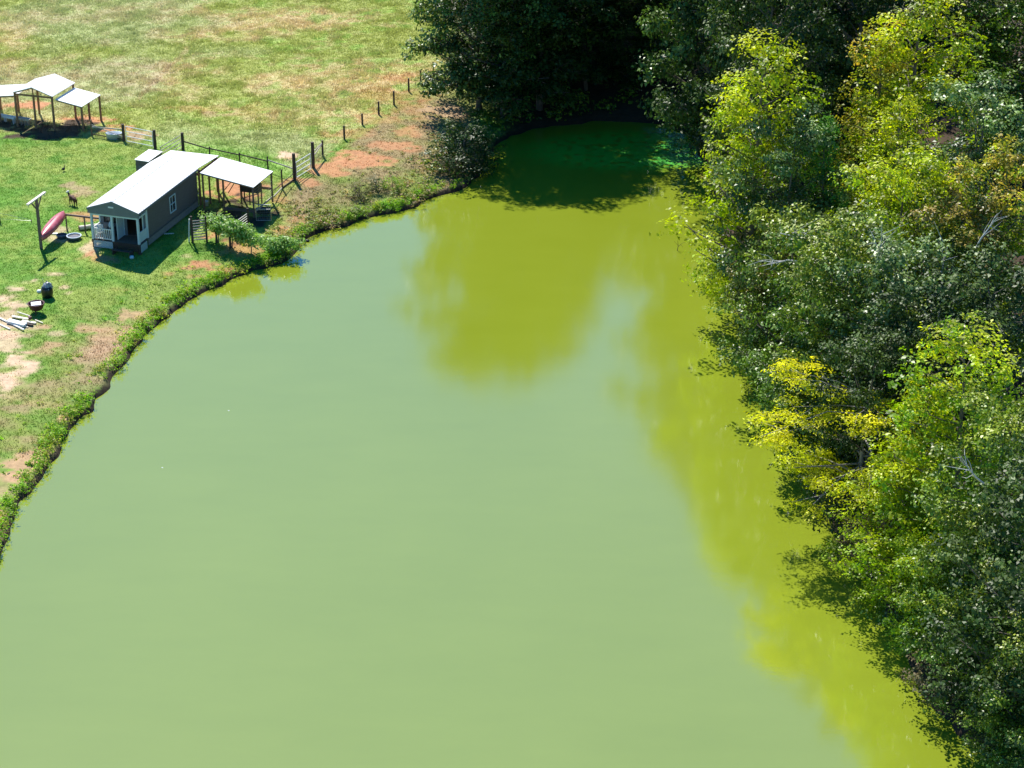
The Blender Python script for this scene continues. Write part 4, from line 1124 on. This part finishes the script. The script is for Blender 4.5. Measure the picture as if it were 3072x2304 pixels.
# ------------------------------------------------------------------ grape vines on posts
def vine(px, py, n, spread, h, label, seed, r=(.38, .62), dirv=(0.75, -0.66), post=True):
    rg = np.random.default_rng(seed); p = UG(px, py)
    v = empty('vine', p); tag(v, label, 'vine', 'vines trained on posts between the cabin and the pond')
    if post: MB().tube([(0, 0, -.4), (0.02, 0, h * .95)], [.09, .07], 8).build('post', M['oldwood'], v)
    MB().tube([(.12, .05, -.05), (.18, 0, h * .35), (.06, .02, h * .7), (.1, .0, h)], [.05, .04, .035, .03], 6).build('stem', M['bark'], v)
    t = rg.uniform(-spread, spread, n); cc = np.c_[t * dirv[0] + rg.normal(0, .22, n), t * dirv[1] + rg.normal(0, .22, n), h * (.72 + .3 * rg.random(n)) - np.abs(t) * .08]
    hang = rg.random(n) < .3; cc[hang, 2] -= rg.uniform(.2, .7, hang.sum()) * h * .4
    P, Nn, cid, sb = clump_leaves(cc, rg.uniform(*r, n), 320, rg, .75, .1, spray=6, sr=.11)
    P[:, 2] = np.maximum(P[:, 2], .05)
    q, f = leaf_quads(P, Nn, .15 * rg.uniform(.6, 1.4, len(P)), seed, .8)
    ch = rg.random(n); c = np.c_[np.clip(ch[cid] * .7 + rg.random(len(P)) * .4, 0, 1), rg.uniform(.7, 1.35, len(P)), rg.random(len(P)) ** 2 * .8]
    o = place('foliage', np_mesh('foliage', q, f, [LM['vine']], False, np.repeat(c, 4, 0)), v); o['kind'] = 'stuff'
    return v
vine(650, 728, 26, 1.0, 1.9, 'leafy vine nearest the weathered slatted panel', 61)
vine(691, 744, 32, 1.35, 2.05, 'leafy vine on the thick dark post in the middle of the vine row', 62)
vine(748, 765, 26, 1.1, 1.7, 'low leafy vine between the two thick vine posts', 63, post=False)
vine(800, 800, 34, 1.2, 1.9, 'leafy vine on the post standing at the water edge', 64)
vine(850, 772, 30, 1.1, 1.3, 'bushy vine end spreading over the small spit', 65, dirv=(.9, .3), post=False)

# bushes at the shaded bank
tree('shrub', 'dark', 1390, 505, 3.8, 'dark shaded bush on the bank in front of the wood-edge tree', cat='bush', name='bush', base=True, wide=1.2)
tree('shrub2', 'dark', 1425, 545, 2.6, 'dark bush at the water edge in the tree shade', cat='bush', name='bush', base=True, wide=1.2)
tree('shrub2', 'drybrush', 1350, 580, 1.5, 'small dry brown bush standing at the water edge', cat='bush', name='bush', base=True, wide=1.1)
tree('shrub2', 'weed', 1180, 628, 1.1, 'low green bush on the bank above the pale water', cat='bush', name='bush', base=True, wide=1.2)
tree('shrub2', 'drybrush', 1080, 645, 1.2, 'low brown bush on the bank at the widest weeds', cat='bush', name='bush', base=True, wide=1.2)
tree('shrub2', 'dark', 1130, 636, 1.1, 'dark green bush between the brown and the green bank bushes', cat='bush', name='bush', base=True, wide=1.2)

# ------------------------------------------------------------------ dead wood
def dead(px, py, z, h, seed, label, cat='dead branch', name='dead_branch', lean=(-.6, 0, .6), r=.06, n=7):
    rg = np.random.default_rng(seed); p = U(px, py, z); g = empty(name, p); tag(g, label, cat)
    L_ = Vector(lean).normalized() * h; mb = MB()
    pts = [L_ * t + Vector(rg.normal(0, .04 * h, 3)) * (t > 0) for t in (0, .3, .6, 1)]
    mb.tube(pts, [r, r * .8, r * .55, r * .2], 6); mb.build('limb', M['deadwood'], g)
    mb = MB()
    for i in range(n):
        s = L_ * rg.uniform(.25, .85); e = s + L_ * .35 + Vector(rg.normal(0, .24 * h, 3))
        mb.tube([s, (s + e) / 2 + Vector(rg.normal(0, .04 * h, 3)), e], [r * .4, r * .25, r * .08], 5)
    mb.build('twigs', M['deadwood'], g)
dead(2400, 785, 11.0, 2.6, 71, 'pale bare dead branch jutting over the water from the right bank trees', lean=(-1, -.3, .15), r=.07)
dead(2930, 740, 15.0, 2.0, 72, 'short bleached dead branch among the dark trees on the right', lean=(.4, 0, .8), r=.05)
dead(2340, 700, 11.0, 2.2, 73, 'thin pale dead branch above the larger pale dead branch', lean=(.9, -.2, .1), r=.04)
dead(2950, 1450, 13.0, 2.2, 74, 'bare grey branch beside the large bright green tree', lean=(-.5, -.3, .6), r=.05)
dead(2790, 965, 9.5, 5.0, 75, 'pale slender bare trunk standing among the dark trees above the bright pointed crown', cat='dead tree', name='dead_tree', lean=(.12, 0, 1), r=.11, n=4)
dead(2620, 820, 12.0, 3.2, 76, 'upright pale bare limb in the middle of the right woods', lean=(.1, -.2, 1), r=.07, n=4)
p = U(2030, 752, WZ); s_ = empty('snag', p); tag(s_, 'thin dark twig snag poking out of the green water', 'twig')
MB().tube([(0, 0, -.3), (.1, 0, .35), (.05, 0, .8)], [.03, .02, .008], 5).build('stem', M['oldwood'], s_)
mb = MB(); mb.tube([(.07, 0, .3), (.4, .1, .55), (.6, .1, .6)], [.015, .01, .005], 4); mb.tube([(.09, 0, .4), (-.2, .1, .7)], [.012, .005], 4); mb.tube([(.3, .05, .45), (.45, 0, .25)], [.01, .005], 4); mb.build('twigs', M['oldwood'], s_)
for (x, y, lb) in ((487, 1403, 'tiny white leaf floating on the left part of the pond'), (686, 1232, 'tiny white leaf floating nearer the middle of the pond')):
    p = U(x, y, WZ + .008); mb = MB(); mb.add([(-.06, 0, 0), (0, -.03, .006), (.065, 0, .003), (0, .03, .007)], [(0, 1, 2, 3)])
    o = mb.build('floating_leaf', M['white']); o.location = p; tag(o, lb, 'leaf')
# duck on the water
p = U(921, 724, WZ); dk = empty('duck', p, 2.6); tag(dk, 'small dark duck floating near the spit', 'duck')
MB().lathe([(.001, -.04), (.10, -.02), (.13, .05), (.10, .12), (.001, .15)], 12, sx=1.7, sy=1).build('body', M['feather'], dk, True)
MB().tube([(.16, 0, .08), (.22, 0, .18), (.24, 0, .24), (.29, 0, .25)], [.05, .04, .05, .02], 8).build('head', M['feather'], dk, True)

# ------------------------------------------------------------------ T pole, canoe and yard things
p = UG(124, 746); pole = empty('t_pole', p); tag(pole, 'tall wooden T-shaped pole with a pale crossbar standing by the red canoe', 'pole')
PHt = 3.75
MB().bar((0, 0, -.3), (0, 0, PHt), .19, .19).build('post', M['polewood'], pole)
A_ = U(77.5, 616, G + PHt) - Vector((p.x, p.y, G)); B_ = U(130.5, 578, G + PHt) - Vector((p.x, p.y, G))
ctr = (A_ + B_) / 2; dv = (B_ - A_).normalized(); hl = (B_ - A_).length / 2; A_ = Vector((0, 0, PHt + .05)) - dv * hl; B_ = Vector((0, 0, PHt + .05)) + dv * hl
MB().bar(A_, B_, .20, .09).build('crossbar', M['board'], pole)
for s in (-1, 1): MB().bar(Vector((0, 0, PHt - .85)), Vector((0, 0, PHt)) + dv * s * .75, .07, .07).build('brace', M['polewood'], pole)
for s in (-1, 1): MB().tube([Vector((0, 0, PHt)) + dv * s * (hl - .1), Vector((0, 0, PHt - .18)) + dv * s * (hl - .1)], .03, 6).build('hook', M['steel'], pole)
# canoe lying hull-up on a rail
c1 = U(126, 752, G) + Vector((0.05, .1, .95)); c2 = U(197, 688, G) + Vector((0, 0, 1.35))
dcv = c2 - c1; CL = dcv.length
cn = empty('canoe', c1 + dcv / 2); tag(cn, 'overturned red canoe with a dark crease, propped between the T pole and a rail', 'canoe')
xa = dcv.normalized(); za = (Vector((-.15, -.25, 1)) - xa * xa.dot(Vector((-.15, -.25, 1)))).normalized(); ya = za.cross(xa)
cn.rotation_euler = Matrix((xa, ya, za)).transposed().to_euler()
ns, nr_ = 22, 14; vs = []; fs = []
for i in range(ns + 1):
    t = i / ns * 2 - 1; w = .44 * max(0.0, 1 - abs(t) ** 2.6) ** .75 + .012; dz_ = .40 * (1 - .25 * abs(t) ** 3)
    for j in range(nr_ + 1):
        a = math.pi * j / nr_
        vs.append((t * CL / 2, -w * math.cos(a), dz_ * (math.sin(a) ** .7) * (1 if w > .03 else 1) - .12 * abs(t) ** 3 - .1))
for i in range(ns):
    for j in range(nr_):
        a = i * (nr_ + 1) + j; fs.append((a, a + 1, a + nr_ + 2, a + nr_ + 1))
mb = MB(); mb.add(vs, fs); hull = mb.build('hull', M['red'], cn, True)
md = hull.modifiers.new('thickness', 'SOLIDIFY'); md.thickness = .02
mb = MB()
for s in (0, nr_): mb.tube([Vector(vs[i * (nr_ + 1) + s]) for i in range(ns + 1)], .028, 6)
mb.build('gunwale', M['reddark'], cn)
mb = MB(); mb.tube([(-CL * .22, .06, .30), (-CL * .1, .02, .312), (CL * .05, .03, .312), (CL * .16, -.03, .31)], [.01, .025, .03, .01], 6); mb.build('crease', M['reddark'], cn)
mb = MB()
for x in (-.9, .9): mb.bar((x, -.38, -.08), (x, .38, -.08), .05, .03)
mb.build('thwart', M['wood'], cn)
# rail behind the porch
a = UG(199, 690)
rl = empty('hitching_rail', a); tag(rl, 'horizontal wooden rail on posts running from the canoe to the porch', 'rail')
dl = Vector(cu) * 3.1
MB().bar((-.15, 0, 1.22), dl + Vector((0, 0, 1.22)), .10, .12).build('beam', M['polewood'], rl)
for t in (.02, .5, .98): MB().bar(dl * t + Vector((0, 0, -.3)), dl * t + Vector((0, 0, 1.16)), .09, .09).build('post', M['polewood'], rl)
# tubs
def tub(px, py, r, h, label, mt, rimmt):
    t = empty('tub', UG(px, py)); tag(t, label, 'tub')
    MB().lathe([(.001, 0), (r * .9, 0), (r * .97, h)], 24).build('wall', M[mt], t, True)
    MB().lathe([(r * .97, h - .02), (r * 1.05, h - .02), (r * 1.05, h + .025), (r * .90, h + .025), (r * .88, h - .05)], 24).build('rim', M[rimmt], t, True)
    MB().lathe([(.001, h - .06), (r * .90, h - .06)], 24).build('water', M['tubwater'] if rimmt == 'rim' else M['tub'], t)
tub(223, 718, .52, .28, 'round dark tub with a pale blue rim full of murky water near the porch', 'tub', 'rim')
tub(186, 714, .38, .24, 'smaller slate-blue tub beside the rimmed tub, half in the canoe shade', 'tub', 'tub')
o = MB().box(-.22, .22, -.1, .1, 0, .06).build('white_board', M['white']); o.location = UG(164, 702); tag(o, 'short white board lying on the grass under the canoe', 'board')
# wrapped roll / log
t = empty('log', UG(243, 690), .35); tag(t, 'thick pale log with a brown cut end lying beside the porch', 'log')
MB().tube([(-.1, 0, .17), (.3, 0, .17), (1.3, .1, .17)], [.17, .16, .14], 12).build('trunk', M['board'], t)
MB().tube([(-.16, 0, .17), (-.098, 0, .17)], [.165, .172], 12).build('cut_end', M['wood'], t)
o = MB().bar((-.35, 0, .04), (.35, .05, .04), .07, .07).build('white_pipe', M['white']); o.location = UG(507, 703); tag(o, 'short white pipe lying in the shade beside the cabin', 'pipe')
o = MB().lathe([(.001, 0), (.13, 0), (.17, .1), (.12, .22), (.001, .25)], 10).build('bucket_upturned', M['bluewhite'], None, True); o.location = UG(396, 776); tag(o, 'pale upturned pail under the front of the porch', 'pail')
# clutter on the porch
t = empty('folding_chair', local(cabin, .62, .62, FZ)); t.rotation_euler = (0, 0, 0.3); tag(t, 'white folding chair standing on the porch behind the railing', 'chair')
MB().box(-.22, .22, -.2, .2, .42, .45).build('seat', M['white'], t)
MB().box(-.22, .22, .19, .22, .50, .88).build('backrest', M['white'], t)
for x in (-.2, .2):
    MB().bar((x, -.24, 0), (x, .2, .88), .03, .03).build('leg', M['steel'], t); MB().bar((x, .24, 0), (x, -.18, .44), .03, .03).build('leg', M['steel'], t)
t = empty('pet_crate', local(cabin, 1.2, 1.1, FZ)); tag(t, 'dark crate with a pale bag on top on the porch', 'crate')
MB().box(-.3, .3, -.2, .2, 0, .6).build('body', M['plastic'], t); MB().lathe([(.001, .6), (.16, .62), (.18, .8), (.10, 1.05), (.001, 1.1)], 10).build('bag', M['bluewhite'], t, True)

# brown animal with a white head
def quadruped(px, py, rz, L_, label, name, cat, body='fur', headm='furwhite', graze=False):
    t = empty(name, UG(px, py), rz); tag(t, label, cat)
    me = bpy.data.meshes.new('body'); s = L_
    V = [(-.40, 0, .62), (-.15, 0, .63), (.18, 0, .62), (.34, 0, .66), (.47, 0, .80), (.56, 0, .90),
         (-.38, .09, .45), (-.42, .10, .24), (-.38, .10, .03), (-.38, -.09, .45), (-.42, -.10, .24), (-.38, -.10, .03),
         (.26, .08, .42), (.27, .09, .22), (.27, .09, .03), (.26, -.08, .42), (.27, -.09, .22), (.27, -.09, .03), (-.5, 0, .62), (-.56, 0, .50)]
    Ee = [(0, 1), (1, 2), (2, 3), (3, 4), (4, 5), (0, 6), (6, 7), (7, 8), (0, 9), (9, 10), (10, 11), (2, 12), (12, 13), (13, 14), (2, 15), (15, 16), (16, 17), (0, 18), (18, 19)]
    Rr = [.15, .17, .16, .12, .085, .08, .085, .04, .035, .085, .04, .035, .06, .038, .035, .06, .038, .035, .03, .02]
    me.from_pydata([(a * s, b * s, c * s) for a, b, c in V], Ee, [])
    o = place('body', me, t); me.materials.append(M[body])
    sk = o.modifiers.new('skin', 'SKIN')
    for v_, r_ in zip(me.skin_vertices[0].data, Rr): v_.radius = (r_ * s, r_ * s)
    me.skin_vertices[0].data[1].use_root = True
    ss = o.modifiers.new('sub', 'SUBSURF'); ss.levels = 2; ss.render_levels = 2
    hb = MB(); hb.tube([(.50 * s, 0, .92 * s), (.58 * s, 0, .95 * s), (.68 * s, 0, .90 * s), (.78 * s, 0, .83 * s), (.80 * s, 0, .82 * s)], [.07 * s, .10 * s, .085 * s, .05 * s, .02 * s], 10)
    for sgn in (-1, 1): hb.tube([(.55 * s, sgn * .08 * s, 1.0 * s), (.53 * s, sgn * .17 * s, .95 * s)], [.035 * s, .012 * s], 6)
    hb.build('head', M[headm], t, True)
    return t
quadruped(219, 617, 2.3, 1.0, 'small brown goat with a white head standing on the yard grass', 'goat', 'goat')
h_ = empty('hen', UG(191, 514), 1.0); tag(h_, 'tiny black hen on the lawn left of the cabin roof', 'hen')
MB().lathe([(.001, .10), (.08, .12), (.11, .2), (.08, .28), (.001, .31)], 10, sx=1.4).build('body', M['feather'], h_, True)
MB().tube([(.1, 0, .26), (.15, 0, .36), (.17, 0, .42), (.21, 0, .42)], [.04, .03, .035, .01], 7).build('head', M['feather'], h_, True)
MB().box(.13, .2, -.008, .008, .44, .48).build('comb', M['comb'], h_)
for y in (-.04, .04): MB().tube([(0, y, .12), (0, y, 0)], .01, 5).build('leg', M['wood'], h_)

# black barrel with crumpled sheet
t = empty('barrel', UG(143, 891)); tag(t, 'black barrel topped with a crumpled grey sheet beside the fire bowl', 'barrel')
MB().lathe([(.001, 0), (.30, 0), (.36, .12), (.40, .35), (.39, .62), (.33, .78), (.001, .80)], 20).build('body', M['black'], t, True)
rg = np.random.default_rng(5); mb = MB(); prf = []
N_ = 16
vs = []; fs = []
for i, (r_, z) in enumerate(((.02, 1.12), (.16, 1.05), (.27, .95), (.33, .82), (.37, .66))):
    for k_ in range(N_):
        a = 2 * math.pi * k_ / N_; rr2 = r_ * (1 + rg.normal(0, .09)); vs.append((math.cos(a) * rr2 + .04, math.sin(a) * rr2 + .05, z + rg.normal(0, .05)))
for i in range(4):
    for k_ in range(N_): fs.append((i * N_ + k_, i * N_ + (k_ + 1) % N_, (i + 1) * N_ + (k_ + 1) % N_, (i + 1) * N_ + k_))
mb.add(vs, fs); mb.build('crumpled_sheet', M['greysheet'], t)
MB().tube([(-.25, .22, .7), (-.27, .25, 1.25)], .018, 5).build('handle', M['steel'], t)
o = MB().lathe([(.001, 0), (.15, 0), (.17, .08), (.12, .17), (.001, .19)], 10, sx=1.2).build('white_stone', M['white'], None, True); o.location = UG(119, 877); tag(o, 'rounded white stone next to the black barrel', 'stone')
# fire bowl
t = empty('fire_bowl', UG(111, 938)); tag(t, 'rusty maroon fire bowl on legs holding a white slab', 'fire bowl')
MB().lathe([(.001, .18), (.25, .20), (.42, .32), (.50, .52), (.53, .66), (.57, .67), (.57, .70), (.50, .69), (.46, .52), (.38, .36), (.22, .26), (.001, .24)], 26).build('bowl', M['maroon'], t, True)
for a in (.5, 2.6, 4.7): MB().bar((math.cos(a) * .25, math.sin(a) * .25, .25), (math.cos(a) * .42, math.sin(a) * .42, 0), .05, .05).build('leg', M['maroon'], t)
MB().tube([(-.56, -.02, .6), (-.66, 0, .62), (-.66, .12, .62), (-.56, .14, .6)], .015, 5).build('handle', M['steel'], t)
o = MB().bar((-.32, 0, 0), (.32, 0, 0), .48, .07).build('white_slab', M['white']); o.location = UG(110, 938) + Vector((.02, .0, .64)); o.rotation_euler = (.1, .0, .25); tag(o, 'white slab lying inside the maroon fire bowl', 'slab')
# board pile
def board(a, b_, w, h, z, label, mt='board'):
    A = UG(*a) + Vector((0, 0, z)); B = UG(*b_) + Vector((0, 0, z)); c = (A + B) / 2
    o = MB().bar(A - c, B - c, w, h).build('board', M[mt]); o.location = c; tag(o, label, 'board', 'loose boards beside the fire bowl')
board((-60, 930), (72, 994), .10, .06, .12, 'longest pale board reaching in from the left edge', 'white')
board((-40, 957), (30, 990), .12, .06, .06, 'pale board lowest at the left edge, with dark nail holes')
board((25, 968), (77, 981), .42, .16, .14, 'thick wide white plank block in the middle of the board pile', 'white')
board((53, 944), (90, 956), .07, .05, .2, 'thin pale batten at the back of the board pile')
board((106, 963), (129, 972), .07, .05, .08, 'short thin batten sticking out right of the board pile')
board((36, 953), (86, 962), .22, .05, .12, 'flat pinkish board behind the thick plank block')
board((66, 965), (108, 972), .22, .05, .08, 'grey-white board right of the thick plank block')
board((60, 978), (84, 983), .12, .04, .04, 'small splintered board in front of the thick plank block')
board((76, 976), (99, 979), .16, .12, .07, 'dark charred block in the board pile', 'oldwood')
o = MB().tube([(0, 0, 0), (0, 0, .18)], [.11, .11], 12).build('can', M['maroon']); o.location = UG(91, 964) + Vector((0, 0, .16)); tag(o, 'small dark can standing on the board pile', 'can')
